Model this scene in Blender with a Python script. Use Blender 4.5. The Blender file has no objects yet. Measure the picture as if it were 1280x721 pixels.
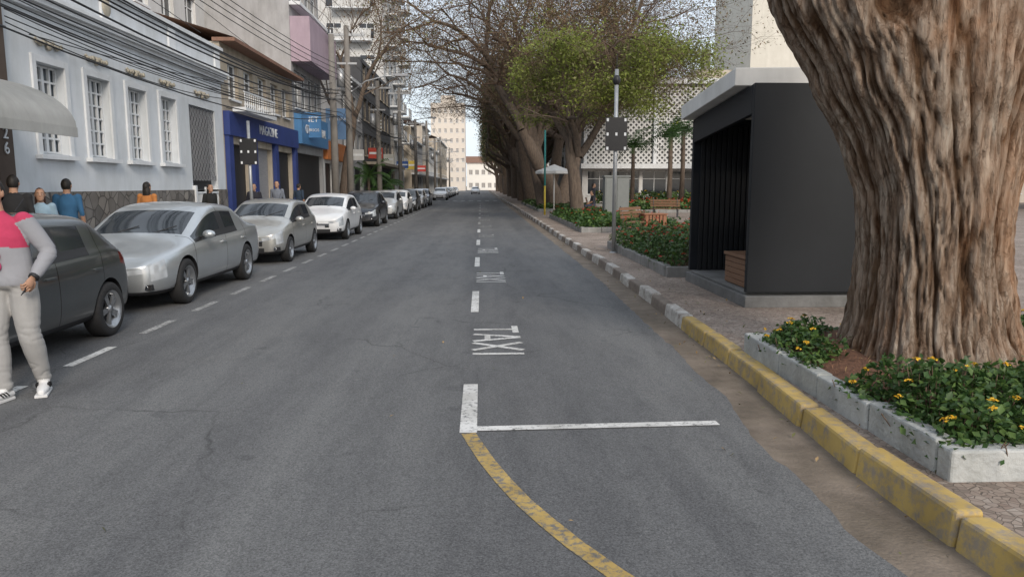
import bpy,bmesh,math,random
import numpy as np
from mathutils import Vector,Matrix,noise
random.seed(7); rng=np.random.default_rng(7)
D=bpy.data; S=bpy.context.scene
R=math.radians
# ------------------------------------------------------------------ materials
def nodes_of(m):
    m.use_nodes=True; nt=m.node_tree; return nt,nt.nodes,nt.links,nt.nodes['Principled BSDF']
def mat(name,c1,c2=None,scale=4,rough=.8,bump=0,bscale=None,stretch=(1,1,1),metal=0,detail=6,spec=.4,grime=0,coat=0,transl=0,contrast=.25):
    m=D.materials.new(name); nt,N,L,P=nodes_of(m)
    c1=tuple(c1)+(1,); c2=(tuple(c2)+(1,)) if c2 else tuple(x*.8 for x in c1[:3])+(1,)
    tc=N.new('ShaderNodeTexCoord'); mp=N.new('ShaderNodeMapping'); mp.inputs['Scale'].default_value=stretch
    L.new(tc.outputs['Object'],mp.inputs[0])
    n=N.new('ShaderNodeTexNoise'); n.inputs['Scale'].default_value=scale; n.inputs['Detail'].default_value=detail; n.inputs['Roughness'].default_value=.62
    L.new(mp.outputs[0],n.inputs['Vector'])
    r=N.new('ShaderNodeValToRGB'); r.color_ramp.elements[0].position=.5-contrast; r.color_ramp.elements[1].position=.5+contrast
    r.color_ramp.elements[0].color=c2; r.color_ramp.elements[1].color=c1
    L.new(n.outputs[0],r.inputs[0]); out=r.outputs[0]
    if grime:
        g=N.new('ShaderNodeTexNoise'); g.inputs['Scale'].default_value=.7; g.inputs['Detail'].default_value=9; g.inputs['Roughness'].default_value=.7
        mp2=N.new('ShaderNodeMapping'); mp2.inputs['Scale'].default_value=(2.2,2.2,.5); L.new(tc.outputs['Object'],mp2.inputs[0]); L.new(mp2.outputs[0],g.inputs['Vector'])
        gr=N.new('ShaderNodeValToRGB'); gr.color_ramp.elements[0].position=.35; gr.color_ramp.elements[1].position=.62
        gr.color_ramp.elements[0].color=(1-grime,1-grime,1-grime*1.1,1); gr.color_ramp.elements[1].color=(1,1,1,1)
        L.new(g.outputs[0],gr.inputs[0])
        mx=N.new('ShaderNodeMixRGB'); mx.blend_type='MULTIPLY'; mx.inputs[0].default_value=1
        L.new(out,mx.inputs[1]); L.new(gr.outputs[0],mx.inputs[2]); out=mx.outputs[0]
    L.new(out,P.inputs['Base Color'])
    P.inputs['Roughness'].default_value=rough; P.inputs['Metallic'].default_value=metal
    P.inputs['Specular IOR Level'].default_value=spec
    if coat: P.inputs['Coat Weight'].default_value=coat; P.inputs['Coat Roughness'].default_value=.05
    if bump:
        b=N.new('ShaderNodeBump'); b.inputs['Strength'].default_value=min(1,bump); b.inputs['Distance'].default_value=.02*max(1,bump)
        n2=N.new('ShaderNodeTexNoise'); n2.inputs['Scale'].default_value=bscale or scale*4; n2.inputs['Detail'].default_value=8
        L.new(mp.outputs[0],n2.inputs['Vector']); L.new(n2.outputs[0],b.inputs['Height']); L.new(b.outputs[0],P.inputs['Normal'])
    if transl:
        t=N.new('ShaderNodeBsdfTranslucent'); L.new(out,t.inputs[0]); ms=N.new('ShaderNodeMixShader'); ms.inputs[0].default_value=transl
        o=N['Material Output']; L.new(P.outputs[0],ms.inputs[1]); L.new(t.outputs[0],ms.inputs[2]); L.new(ms.outputs[0],o.inputs[0])
    return m
def flat(name,c,rough=.6,metal=0,spec=.4,coat=0):
    return mat(name,c,tuple(x*.85 for x in c),scale=9,rough=rough,metal=metal,spec=spec,coat=coat,detail=3)

# ------------------------------------------------------------------ mesh builder
class MB:
    def __init__(s): s.v=[];s.f=[];s.m=[];s.s=[]
    def add(s,vs,fs,m=0,smooth=False):
        o=len(s.v); s.v.extend([tuple(v) for v in vs])
        for f in fs: s.f.append(tuple(i+o for i in f)); s.m.append(m); s.s.append(smooth)
    def box(s,x0,x1,y0,y1,z0,z1,m=0):
        vs=[(x0,y0,z0),(x1,y0,z0),(x1,y1,z0),(x0,y1,z0),(x0,y0,z1),(x1,y0,z1),(x1,y1,z1),(x0,y1,z1)]
        s.add(vs,[(0,3,2,1),(4,5,6,7),(0,1,5,4),(1,2,6,5),(2,3,7,6),(3,0,4,7)],m)
    def tbox(s,T,u0,u1,d0,d1,z0,z1,m=0):
        vs=[T(*p) for p in [(u0,d0,z0),(u1,d0,z0),(u1,d1,z0),(u0,d1,z0),(u0,d0,z1),(u1,d0,z1),(u1,d1,z1),(u0,d1,z1)]]
        s.add(vs,[(0,3,2,1),(4,5,6,7),(0,1,5,4),(1,2,6,5),(2,3,7,6),(3,0,4,7)],m)
    def obox(s,c,ax,ay,az,m=0):
        c=Vector(c);ax=Vector(ax);ay=Vector(ay);az=Vector(az)
        vs=[c+i*ax+j*ay+k*az for k in(-1,1) for (i,j) in((-1,-1),(1,-1),(1,1),(-1,1))]
        s.add(vs,[(0,3,2,1),(4,5,6,7),(0,1,5,4),(1,2,6,5),(2,3,7,6),(3,0,4,7)],m)
    def tube(s,pts,rad,n=8,m=0,cap=True,smooth=True,flat=1.0,up=None):
        pts=[Vector(p) for p in pts]
        if not hasattr(rad,'__len__'): rad=[rad]*len(pts)
        t=(pts[1]-pts[0]).normalized()
        a=Vector(up) if up else (Vector((0,0,1)) if abs(t.z)<.9 else Vector((1,0,0)))
        x=t.cross(a).normalized(); vs=[]
        for i,p in enumerate(pts):
            if i==0: t=(pts[1]-pts[0])
            elif i==len(pts)-1: t=(pts[-1]-pts[-2])
            else: t=(pts[i+1]-pts[i-1])
            t.normalize(); x=(x-t*x.dot(t)).normalized(); y=t.cross(x)
            for k in range(n):
                A=2*math.pi*k/n; vs.append(p+x*math.cos(A)*rad[i]+y*math.sin(A)*rad[i]*flat)
        fs=[]
        for i in range(len(pts)-1):
            for k in range(n):
                k2=(k+1)%n; fs.append((i*n+k,i*n+k2,(i+1)*n+k2,(i+1)*n+k))
        if cap: fs.append(tuple(range(n-1,-1,-1))); fs.append(tuple((len(pts)-1)*n+k for k in range(n)))
        s.add(vs,fs,m,smooth)
    def rings(s,rs,n=20,m=0,smooth=True):
        vs=[];fs=[]
        for (cx,cy,z,rx,ry) in rs:
            for k in range(n):
                A=2*math.pi*k/n; vs.append((cx+rx*math.cos(A),cy+ry*math.sin(A),z))
        for i in range(len(rs)-1):
            for k in range(n):
                k2=(k+1)%n; fs.append((i*n+k,i*n+k2,(i+1)*n+k2,(i+1)*n+k))
        fs.append(tuple(range(n-1,-1,-1))); fs.append(tuple((len(rs)-1)*n+k for k in range(n)))
        s.add(vs,fs,m,smooth)
    def ball(s,c,rx,ry,rz,m=0,nu=12,nv=8):
        rs=[]
        for i in range(1,nv):
            a=math.pi*i/nv-math.pi/2; rs.append((c[0],c[1],c[2]+rz*math.sin(a),rx*math.cos(a),ry*math.cos(a)))
        rs=[(c[0],c[1],c[2]-rz,rx*.02,ry*.02)]+rs+[(c[0],c[1],c[2]+rz,rx*.02,ry*.02)]
        s.rings(rs,nu,m)
    def lathe(s,prof,n=28,mats=None):
        o=len(prof); base=len(s.v)
        for k in range(n):
            A=2*math.pi*k/n
            for (y,r) in prof: s.v.append((r*math.cos(A),y,r*math.sin(A)))
        for k in range(n):
            k2=(k+1)%n
            for i in range(o-1):
                s.f.append((base+k*o+i,base+k2*o+i,base+k2*o+i+1,base+k*o+i+1)); s.m.append(mats[i]); s.s.append(True)
    def mesh(s,name,mats):
        me=D.meshes.new(name); me.from_pydata(s.v,[],s.f)
        for mm in mats: me.materials.append(mm)
        me.polygons.foreach_set('material_index',s.m); me.polygons.foreach_set('use_smooth',s.s); me.update(); return me
    def build(s,name,mats,parent=None,loc=(0,0,0),rotz=0,bevel=0):
        if not isinstance(mats,(list,tuple)): mats=[mats]
        return place(name,s.mesh(name,mats),parent,loc,rotz,bevel)
def place(name,me,parent=None,loc=(0,0,0),rotz=0,bevel=0,scale=1):
    o=D.objects.new(name,me); S.collection.objects.link(o); o.location=loc; o.rotation_euler=(0,0,rotz)
    if scale!=1: o.scale=(scale,)*3 if not hasattr(scale,'__len__') else scale
    if parent: o.parent=parent
    if bevel:
        b=o.modifiers.new('b','BEVEL'); b.width=bevel; b.segments=2; b.limit_method='ANGLE'
    return o
def grp(name,loc=(0,0,0),rotz=0):
    e=D.objects.new(name,None); S.collection.objects.link(e); e.location=loc; e.rotation_euler=(0,0,rotz); e.empty_display_size=.2; return e
def bake(o):
    dg=bpy.context.evaluated_depsgraph_get(); dg.update(); ev=o.evaluated_get(dg)
    me=D.meshes.new_from_object(ev,depsgraph=dg); o.modifiers.clear(); o.data=me; return me

def leaf_mesh(name,C,size,mats,up=.3,aspect=.5,seed=1,midx=None):
    g=np.random.default_rng(seed); C=np.asarray(C,float); n=len(C)
    d=g.normal(size=(n,3)); d[:,2]*=.7; d/=np.linalg.norm(d,axis=1)[:,None]
    nn=g.normal(size=(n,3)); nn[:,2]=abs(nn[:,2])+up*2
    s=np.cross(d,nn); s/=np.linalg.norm(s,axis=1)[:,None]; nn=np.cross(s,d)
    L=(size*g.uniform(.6,1.35,n))[:,None]; w=L*aspect*.5
    v=np.empty((n,4,3)); v[:,0]=C-d*L*.5; v[:,1]=C+s*w+nn*w*.35; v[:,2]=C+d*L*.5; v[:,3]=C-s*w+nn*w*.35
    v=v.reshape(-1,3); b=np.arange(n)*4
    f=np.stack([b,b+1,b+2,b,b+2,b+3],1).reshape(-1,3)
    me=D.meshes.new(name); me.vertices.add(len(v)); me.vertices.foreach_set('co',v.ravel())
    me.loops.add(len(f)*3); me.loops.foreach_set('vertex_index',f.ravel().astype(np.int32))
    me.polygons.add(len(f)); me.polygons.foreach_set('loop_start',(np.arange(len(f))*3).astype(np.int32)); me.polygons.foreach_set('loop_total',np.full(len(f),3,np.int32))
    for m in mats: me.materials.append(m)
    mi=np.repeat(g.integers(0,len(mats),n) if midx is None else midx,2).astype(np.int32)
    me.polygons.foreach_set('material_index',mi); me.update(calc_edges=True); return me

# ------------------------------------------------------------------ camera, world, sun
cam=D.cameras.new('cam'); co=D.objects.new('camera',cam); S.collection.objects.link(co); S.camera=co
cam.sensor_width=36; cam.lens=26.0; cam.clip_end=3000; cam.clip_start=.05
co.location=(0,0,1.75); co.rotation_euler=(R(90-7.92),0,R(-2.36))
W=D.worlds.new('World'); S.world=W; W.use_nodes=True; wn=W.node_tree.nodes; wl=W.node_tree.links
bg=wn['Background']; sky=wn.new('ShaderNodeTexSky'); sky.sky_type='NISHITA'; sky.sun_disc=False
sky.sun_elevation=R(30); sky.sun_rotation=R(162); sky.air_density=1.0; sky.dust_density=2.8; sky.ozone_density=1.1
mxw=wn.new('ShaderNodeMixRGB'); mxw.inputs[0].default_value=.66; mxw.inputs[2].default_value=(7.7,8.3,9.0,1)
wl.new(sky.outputs[0],mxw.inputs[1]); wl.new(mxw.outputs[0],bg.inputs[0]); bg.inputs[1].default_value=.15
sl=D.lights.new('sun','SUN'); sl.energy=2.4; sl.angle=R(16); sl.color=(1,.90,.78)
so=D.objects.new('sun',sl); S.collection.objects.link(so)
el=R(30); az=R(162)
dv=Vector((math.sin(az)*math.cos(el),math.cos(az)*math.cos(el),math.sin(el)))
so.rotation_euler=dv.to_track_quat('Z','Y').to_euler(); so.location=dv*50
S.view_settings.view_transform='Standard'; S.view_settings.look='None'; S.view_settings.exposure=0

# ------------------------------------------------------------------ ground materials
def asphalt_mat():
    m=D.materials.new('asphalt'); nt,N,L,P=nodes_of(m)
    tc=N.new('ShaderNodeTexCoord')
    def noi(sc,det,st=(1,1,1),ro=.6):
        mp=N.new('ShaderNodeMapping'); mp.inputs['Scale'].default_value=st; L.new(tc.outputs['Object'],mp.inputs[0])
        n=N.new('ShaderNodeTexNoise'); n.inputs['Scale'].default_value=sc; n.inputs['Detail'].default_value=det; n.inputs['Roughness'].default_value=ro
        L.new(mp.outputs[0],n.inputs['Vector']); return n.outputs[0]
    def ramp(i,p0,c0,p1,c1):
        r=N.new('ShaderNodeValToRGB'); e=r.color_ramp.elements; e[0].position=p0;e[1].position=p1;e[0].color=c0+(1,);e[1].color=c1+(1,); L.new(i,r.inputs[0]); return r.outputs[0]
    def mul(a,b,f=1,bt='MULTIPLY'):
        x=N.new('ShaderNodeMixRGB'); x.blend_type=bt; x.inputs[0].default_value=f; L.new(a,x.inputs[1]); L.new(b,x.inputs[2]); return x.outputs[0]
    base=ramp(noi(.35,8,(1.6,.35,1)),.3,(.112,.114,.119),.7,(.148,.150,.154))
    fine=ramp(noi(95,3,ro=.8),.34,(.5,.5,.5),.66,(1.5,1.5,1.48))
    v=N.new('ShaderNodeTexVoronoi'); v.inputs['Scale'].default_value=60; L.new(tc.outputs['Object'],v.inputs['Vector'])
    sp=ramp(v.outputs['Distance'],.10,(2.1,2.05,1.95),.22,(1,1,1))
    st=ramp(noi(1.3,8,(2.5,.5,1),.72),.36,(.80,.80,.81),.55,(1,1,1))
    blot=ramp(noi(3.1,4,(1,1,1),.5),.28,(.62,.62,.64),.35,(1,1,1))
    trk=ramp(noi(.8,3,(1.2,.03,1),.5),.40,(.84,.84,.85),.60,(1.07,1.07,1.06))
    dust=ramp(noi(.22,6,(1,.6,1),.6),.52,(1,1,1),.68,(1.16,1.13,1.09))
    c=mul(mul(mul(mul(mul(mul(base,fine),sp,.45),st),blot,.6),trk),dust)
    v2=N.new('ShaderNodeTexVoronoi'); v2.feature='DISTANCE_TO_EDGE'; v2.inputs['Scale'].default_value=.42
    wv=N.new('ShaderNodeMixRGB'); wv.blend_type='ADD'; wv.inputs[0].default_value=.35; L.new(tc.outputs['Object'],wv.inputs[1])
    nn=N.new('ShaderNodeTexNoise'); nn.inputs['Scale'].default_value=2.2; nn.inputs['Detail'].default_value=6; L.new(tc.outputs['Object'],nn.inputs['Vector']); L.new(nn.outputs['Color'],wv.inputs[2]); L.new(wv.outputs[0],v2.inputs['Vector'])
    cr=ramp(v2.outputs['Distance'],.0,(.40,.40,.40),.007,(1,1,1)); msk=ramp(noi(.5,3),.47,(0,0,0),.57,(1,1,1))
    x=N.new('ShaderNodeMixRGB'); L.new(msk,x.inputs[0]); x.inputs[1].default_value=(1,1,1,1); L.new(cr,x.inputs[2])
    c=mul(c,x.outputs[0],.7)
    L.new(c,P.inputs['Base Color']); P.inputs['Roughness'].default_value=.78; P.inputs['Specular IOR Level'].default_value=.3
    b=N.new('ShaderNodeBump'); b.inputs['Strength'].default_value=.7; b.inputs['Distance'].default_value=.006; L.new(noi(110,4,ro=.7),b.inputs['Height']); L.new(b.outputs[0],P.inputs['Normal'])
    return m
def paint_mark(name,c,under=(.14,.142,.147),lo=.38,hi=.50,sc=26):
    m=D.materials.new(name); nt,N,L,P=nodes_of(m); tc=N.new('ShaderNodeTexCoord')
    n=N.new('ShaderNodeTexNoise'); n.inputs['Scale'].default_value=sc; n.inputs['Detail'].default_value=8; n.inputs['Roughness'].default_value=.75; L.new(tc.outputs['Object'],n.inputs['Vector'])
    r=N.new('ShaderNodeValToRGB'); e=r.color_ramp.elements; e[0].position=lo; e[0].color=under+(1,); e[1].position=hi; e[1].color=c+(1,)
    L.new(n.outputs[0],r.inputs[0])
    n2=N.new('ShaderNodeTexNoise'); n2.inputs['Scale'].default_value=3; n2.inputs['Detail'].default_value=6; L.new(tc.outputs['Object'],n2.inputs['Vector'])
    r2=N.new('ShaderNodeValToRGB'); e=r2.color_ramp.elements; e[0].position=.3; e[0].color=(.66,.65,.63,1); e[1].position=.65; e[1].color=(1,1,1,1); L.new(n2.outputs[0],r2.inputs[0])
    x=N.new('ShaderNodeMixRGB'); x.blend_type='MULTIPLY'; x.inputs[0].default_value=1; L.new(r.outputs[0],x.inputs[1]); L.new(r2.outputs[0],x.inputs[2])
    L.new(x.outputs[0],P.inputs['Base Color']); P.inputs['Roughness'].default_value=.75
    b=N.new('ShaderNodeBump'); b.inputs['Strength'].default_value=.5; b.inputs['Distance'].default_value=.005; L.new(n.outputs[0],b.inputs['Height']); L.new(b.outputs[0],P.inputs['Normal'])
    return m
def cells_mat(name,cols,scale,joint,rough=.85,jw=.06,bump=.6):
    m=D.materials.new(name); nt,N,L,P=nodes_of(m); tc=N.new('ShaderNodeTexCoord')
    v=N.new('ShaderNodeTexVoronoi'); v.inputs['Scale'].default_value=scale; L.new(tc.outputs['Object'],v.inputs['Vector'])
    e2=N.new('ShaderNodeTexVoronoi'); e2.feature='DISTANCE_TO_EDGE'; e2.inputs['Scale'].default_value=scale; L.new(tc.outputs['Object'],e2.inputs['Vector'])
    r=N.new('ShaderNodeValToRGB'); cr=r.color_ramp
    for i,c in enumerate(cols):
        p=i/(len(cols)-1)
        el=cr.elements[0] if i==0 else (cr.elements[len(cr.elements)-1] if i==len(cols)-1 else cr.elements.new(p))
        el.position=p; el.color=c+(1,)
    sep=N.new('ShaderNodeSeparateColor'); L.new(v.outputs['Color'],sep.inputs[0]); L.new(sep.outputs[0],r.inputs[0])
    rj=N.new('ShaderNodeValToRGB'); rj.color_ramp.elements[0].position=jw*.3; rj.color_ramp.elements[1].position=jw; L.new(e2.outputs[0],rj.inputs[0])
    x=N.new('ShaderNodeMixRGB'); L.new(rj.outputs[0],x.inputs[0]); x.inputs[1].default_value=joint+(1,); L.new(r.outputs[0],x.inputs[2])
    n=N.new('ShaderNodeTexNoise'); n.inputs['Scale'].default_value=.9; n.inputs['Detail'].default_value=9; n.inputs['Roughness'].default_value=.7; L.new(tc.outputs['Object'],n.inputs['Vector'])
    r2=N.new('ShaderNodeValToRGB'); e=r2.color_ramp.elements; e[0].position=.32; e[0].color=(.62,.58,.54,1); e[1].position=.62; e[1].color=(1.08,1.06,1.04,1); L.new(n.outputs[0],r2.inputs[0])
    y=N.new('ShaderNodeMixRGB'); y.blend_type='MULTIPLY'; y.inputs[0].default_value=1; L.new(x.outputs[0],y.inputs[1]); L.new(r2.outputs[0],y.inputs[2])
    L.new(y.outputs[0],P.inputs['Base Color']); P.inputs['Roughness'].default_value=rough
    b=N.new('ShaderNodeBump'); b.inputs['Strength'].default_value=bump; b.inputs['Distance'].default_value=.01; L.new(rj.outputs[0],b.inputs['Height']); L.new(b.outputs[0],P.inputs['Normal'])
    return m
M={}
M['asph']=asphalt_mat()
M['gutter']=mat('gutter_concrete',(.25,.205,.165),(.13,.105,.085),scale=3,rough=.9,bump=.5,bscale=50,contrast=.2,grime=.35)
M['ground']=mat('earth',(.2,.17,.13),(.12,.1,.08),scale=1,rough=.95)
M['mosaic']=cells_mat('stone_mosaic',[(.20,.165,.14),(.30,.24,.205),(.34,.29,.25),(.25,.19,.16),(.37,.325,.29)],21,(.17,.14,.115))
M['walkL']=mat('sidewalk_concrete',(.28,.27,.26),(.18,.17,.165),scale=3,bump=.4,bscale=30,grime=.3)
M['white_mark']=paint_mark('worn_white_paint',(.64,.64,.63),lo=.37,hi=.48)
M['white_mark2']=paint_mark('very_worn_white_paint',(.5,.5,.49),lo=.42,hi=.60)
M['yellow_mark']=paint_mark('worn_yellow_paint',(.46,.32,.10),lo=.39,hi=.53)
M['kerb_y']=paint_mark('yellow_kerb_paint',(.50,.35,.11),under=(.30,.25,.19),lo=.39,hi=.53,sc=9)
M['kerb_w']=paint_mark('white_kerb_paint',(.56,.54,.51),under=(.28,.24,.21),lo=.38,hi=.54,sc=10)
M['kerb_g']=mat('granite_kerb',(.29,.24,.205),(.16,.13,.11),scale=7,bump=.7,bscale=40,grime=.3)
M['planter_kerb']=mat('whitewashed_concrete',(.50,.51,.50),(.30,.31,.31),scale=5,bump=.6,bscale=30,grime=.3)
M['conc']=mat('concrete',(.33,.32,.31),(.2,.2,.2),scale=4,bump=.4,bscale=25,grime=.3)
M['concp']=mat('pole_concrete',(.24,.22,.20),(.16,.15,.14),scale=3,bump=.2,grime=.25)
M['glass']=mat('window_glass',(.03,.038,.046),(.016,.02,.027),scale=1.2,rough=.07,spec=.6,detail=2)
M['white']=mat('white_stucco',(.66,.69,.72),(.59,.62,.65),scale=2,rough=.85,bump=.12,bscale=60,grime=.16)
M['wtrim']=mat('white_trim',(.72,.74,.76),(.62,.64,.66),scale=3,rough=.7,grime=.12)
M['cream']=mat('cream_relief',(.46,.42,.33),(.32,.29,.24),scale=14,rough=.8)
M['stone']=cells_mat('rubble_stone',[(.12,.115,.11),(.2,.19,.18),(.15,.14,.13),(.25,.235,.215)],3.3,(.07,.065,.06),jw=.05)
M['iron']=flat('painted_iron',(.06,.06,.065),.5)
M['dark']=flat('dark_opening',(.018,.018,.02),.6)
M['blue']=mat('blue_paint',(.03,.05,.20),(.02,.04,.15),scale=2,rough=.5)
M['lblue']=flat('light_blue_sign',(.07,.20,.40),.4)
M['beige']=mat('beige_wall',(.48,.42,.34),(.39,.34,.28),scale=2,grime=.3)
M['beige2']=mat('cream_wall',(.56,.51,.44),(.49,.44,.38),scale=2,grime=.25)
M['gray']=mat('grey_wall',(.40,.40,.41),(.32,.32,.33),scale=2,grime=.3)
M['dgray']=mat('dark_wall',(.10,.10,.105),(.07,.07,.075),scale=2,grime=.2)
M['pinkw']=mat('mauve_panel',(.42,.33,.39),(.36,.28,.34),scale=2,grime=.2)
M['offw']=mat('offwhite_wall',(.62,.62,.61),(.55,.55,.55),scale=1.5,grime=.18)
M['roof']=mat('clay_tiles',(.26,.14,.09),(.14,.08,.06),scale=6,bump=1,bscale=9)
M['shutter']=mat('roller_shutter',(.30,.30,.31),(.2,.2,.21),scale=3,stretch=(1,1,12),rough=.5)
M['orange']=flat('orange_sign',(.5,.17,.05),.5)
M['black_metal']=mat('black_sheet_metal',(.0125,.015,.019),(.0085,.0105,.0135),scale=1.4,rough=.5,spec=.3,bump=.05,bscale=6,grime=.15)
M['black_in']=flat('black_slats',(.010,.011,.013),.55)
M['wood']=mat('bench_wood',(.24,.13,.075),(.13,.07,.04),scale=3,stretch=(1,14,14),rough=.55,bump=.2)
M['pwhite']=mat('white_painted_roof',(.74,.73,.70),(.62,.61,.59),scale=3,rough=.6,grime=.12)
M['galv']=mat('galvanised_steel',(.42,.43,.44),(.3,.31,.32),scale=8,rough=.45,metal=.6)
M['black']=flat('black_plastic',(.018,.018,.02),.5)
M['rubber']=mat('tyre_rubber',(.022,.022,.023),(.014,.014,.015),scale=20,rough=.8)
M['rim']=mat('alloy_rim',(.42,.43,.45),(.3,.31,.32),scale=10,rough=.3,metal=.85)
M['chrome']=mat('chrome',(.75,.76,.78),(.6,.6,.62),scale=5,rough=.12,metal=1)
M['hlight']=mat('headlamp_lens',(.50,.53,.56),(.30,.32,.34),scale=5,rough=.05,spec=.9,coat=1,contrast=.2,detail=1)
M['tlight']=mat('tail_lamp_lens',(.17,.012,.01),(.09,.008,.006),scale=12,rough=.12,spec=.8,coat=1)
M['plate']=flat('number_plate',(.6,.6,.62),.5)
M['bark']=mat('bark_grey_brown',(.17,.13,.10),(.06,.045,.036),scale=5,stretch=(3,3,.6),rough=.95,bump=1,bscale=12)
M['twig']=mat('twig_brown',(.17,.115,.08),(.09,.06,.042),scale=3,rough=.95,detail=2)
M['leafA']=mat('leaf_fresh_green',(.30,.34,.07),(.17,.22,.045),scale=.8,rough=.6,transl=.4,detail=3)
M['leafB']=mat('leaf_olive',(.17,.165,.06),(.09,.095,.035),scale=.8,rough=.7,detail=3)
M['leafC']=mat('leaf_brown',(.21,.14,.075),(.12,.08,.045),scale=.8,rough=.8,detail=3)
M['leafD']=mat('leaf_dark_green',(.07,.105,.032),(.035,.055,.02),scale=1,rough=.55,detail=3)
M['leafE']=mat('shrub_green',(.06,.125,.03),(.025,.058,.015),scale=5,rough=.5,transl=.25,detail=3)
M['leafF']=mat('shrub_light_green',(.12,.20,.045),(.06,.105,.026),scale=5,rough=.5,transl=.25,detail=3)
M['soil']=mat('red_brown_mulch',(.19,.095,.058),(.08,.04,.026),scale=18,rough=1,bump=1,bscale=60)
M['fl_y']=flat('yellow_petals',(.75,.45,.03),.6)
M['fl_r']=flat('red_petals',(.55,.05,.03),.6)
M['straw']=flat('dry_leaf',(.35,.24,.12),.8)

# ------------------------------------------------------------------ ground, road, kerbs
g=MB(); g.box(-900,900,-300,1500,-.3,-.03); g.build('ground',M['ground'])
def kx(y):
    pts=[(-20,2.45),(2,2.36),(3.6,2.27),(4.6,2.27),(6,2.37),(8,2.43),(14,2.57),(24,2.58),(300,2.6)]
    for (a,xa),(b,xb) in zip(pts,pts[1:]):
        if y<=b: return xa+(xb-xa)*(y-a)/(b-a)
    return 2.6
def sheet(name,ys,xl,xr,z,m,nx=1):
    b=MB(); vs=[]; fs=[]
    for y in ys:
        for i in range(nx+1): vs.append((xl(y)+(xr(y)-xl(y))*i/nx,y,z))
    for j in range(len(ys)-1):
        for i in range(nx):
            a=j*(nx+1)+i; fs.append((a,a+1,a+nx+2,a+nx+1))
    b.add(vs,fs); return b.build(name,m)
ysr=[-20+.12*i for i in range(0,700)]+[64+4*i for i in range(1,50)]+[300]
sheet('gutter',[-20,2,3.6,4.6,6,8,14,24,300],lambda y:1.0,lambda y:kx(y)+.05,-.004,M['gutter'])
def edge(y):
    return kx(y)-.36-.05*noise.noise(Vector((0,y*1.1,0)))-.03*noise.noise(Vector((3,y*5,0)))-.015*noise.noise(Vector((7,y*14,0)))-.05*max(0,1-abs(y-3.4)/2.2)
sheet('road',ysr,lambda y:-6.42,edge,.006,M['asph'])
sheet('cross_street',[-60,-20.001],lambda y:-80,lambda y:80,.0,M['asph'])
sheet('plaza_pavement',[-20,2,3.6,4.6,6,8,14,24,300],lambda y:kx(y)+.1,lambda y:70,.135,M['mosaic'])
k=MB(); k.box(-8.75,-6.56,-20,300,-.02,.12); k.build('sidewalk',M['walkL'])
y=-6; idx=0; kb=MB()
while y<200:
    L=random.uniform(.86,1.02)
    if y>60: L=2.0
    if y<8.15: m=0
    else: m=1 if idx%2==0 else 2
    jx=random.uniform(-.014,.014); jz=random.uniform(-.010,.010)
    x0=kx(y+.02)+jx; x1=kx(y+L)+jx+random.uniform(-.01,.01)
    up=.02 if y<4.2 else 0
    vs=[(x0,y+.008,-.05),(x0+.17,y+.008,-.05),(x1+.17,y+L-.008,-.05),(x1,y+L-.008,-.05),(x0+.025,y+.008,.155+jz+up),(x0+.17,y+.008,.155+jz+up),(x1+.17,y+L-.008,.15+jz+up),(x1+.025,y+L-.008,.15+jz+up)]
    kb.add(vs,[(0,3,2,1),(4,5,6,7),(0,1,5,4),(1,2,6,5),(2,3,7,6),(3,0,4,7)],m)
    y+=L; idx+=1
kb.build('kerb',[M['kerb_y'],M['kerb_w'],M['kerb_g']],bevel=.022)
kl=MB()
y=-10
while y<250: kl.box(-6.56,-6.40,y+.01,y+.99 if y<60 else y+3.9,-.03,.125); y+=1 if y<60 else 4
kl.build('kerb',M['conc'],bevel=.012)
# markings
mk=MB(); Z=.010
def rect(x0,x1,y0,y1,m=0,z=Z): mk.add([(x0,y0,z),(x1,y0,z),(x1,y1,z),(x0,y1,z)],[(0,1,2,3)],m)
def stroke(p,q,w,m=0,z=Z):
    p=Vector((p[0],p[1],0));q=Vector((q[0],q[1],0)); d=(q-p).normalized(); n=Vector((-d.y,d.x,0))*w/2
    mk.add([(a.x,a.y,z) for a in (p-n,p+n,q+n,q-n)],[(0,3,2,1)],m)
rect(-.165,-.04,5.08,6.38,0)
stroke((-.04,5.16),(1.74,5.22),.10,0,Z+.003)
def taxi(y1,m):
    x0,x1=-.10,.44; w=.075
    H=lambda h: x0+(x1-x0)*h
    y=y1
    stroke((H(1)-w/2,y),(H(1)-w/2,y-.42),w,m); stroke((H(0),y-.21),(H(1)-w,y-.21),w,m)
    y-=.50; stroke((H(0),y),(H(1),y-.17),w,m); stroke((H(1),y-.2),(H(0),y-.40),w,m,Z+.002); stroke((H(.3),y-.08),(H(.3),y-.32),w*.9,m,Z+.004)
    y-=.48; stroke((H(0),y),(H(1),y-.38),w,m); stroke((H(1),y),(H(0),y-.38),w,m,Z+.002)
    y-=.55; stroke((H(0),y),(H(1),y),w,m)
for i in range(11):
    yy=9.1+5.85*i
    if i<9: taxi(yy,0 if i<3 else 1)
    rect(-.155,-.045,yy+1.05,yy+3.1,0 if i<4 else 1)
pts=[(-.10,5.07),(-.05,4.85),(.03,4.52),(.125,4.2),(.22,3.92),(.33,3.66),(.45,3.4),(.60,3.12),(.78,2.84),(1.0,2.55),(1.3,2.25),(1.7,1.95),(2.0,1.8)]
vs=[]
for i,p in enumerate(pts):
    a=Vector(pts[max(0,i-1)]); b=Vector(pts[min(len(pts)-1,i+1)]); d=(b-a).normalized(); n=Vector((-d.y,d.x))*.052
    vs+= [(p[0]+n.x,p[1]+n.y,Z),(p[0]-n.x,p[1]-n.y,Z)]
mk.add(vs,[(2*i,2*i+1,2*i+3,2*i+2) for i in range(len(pts)-1)],2)
for i in range(-3,34):
    y=7.2+1.6*i; rect(-4.08,-3.98,y,y+.88,0 if i<1 else 1)
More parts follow.
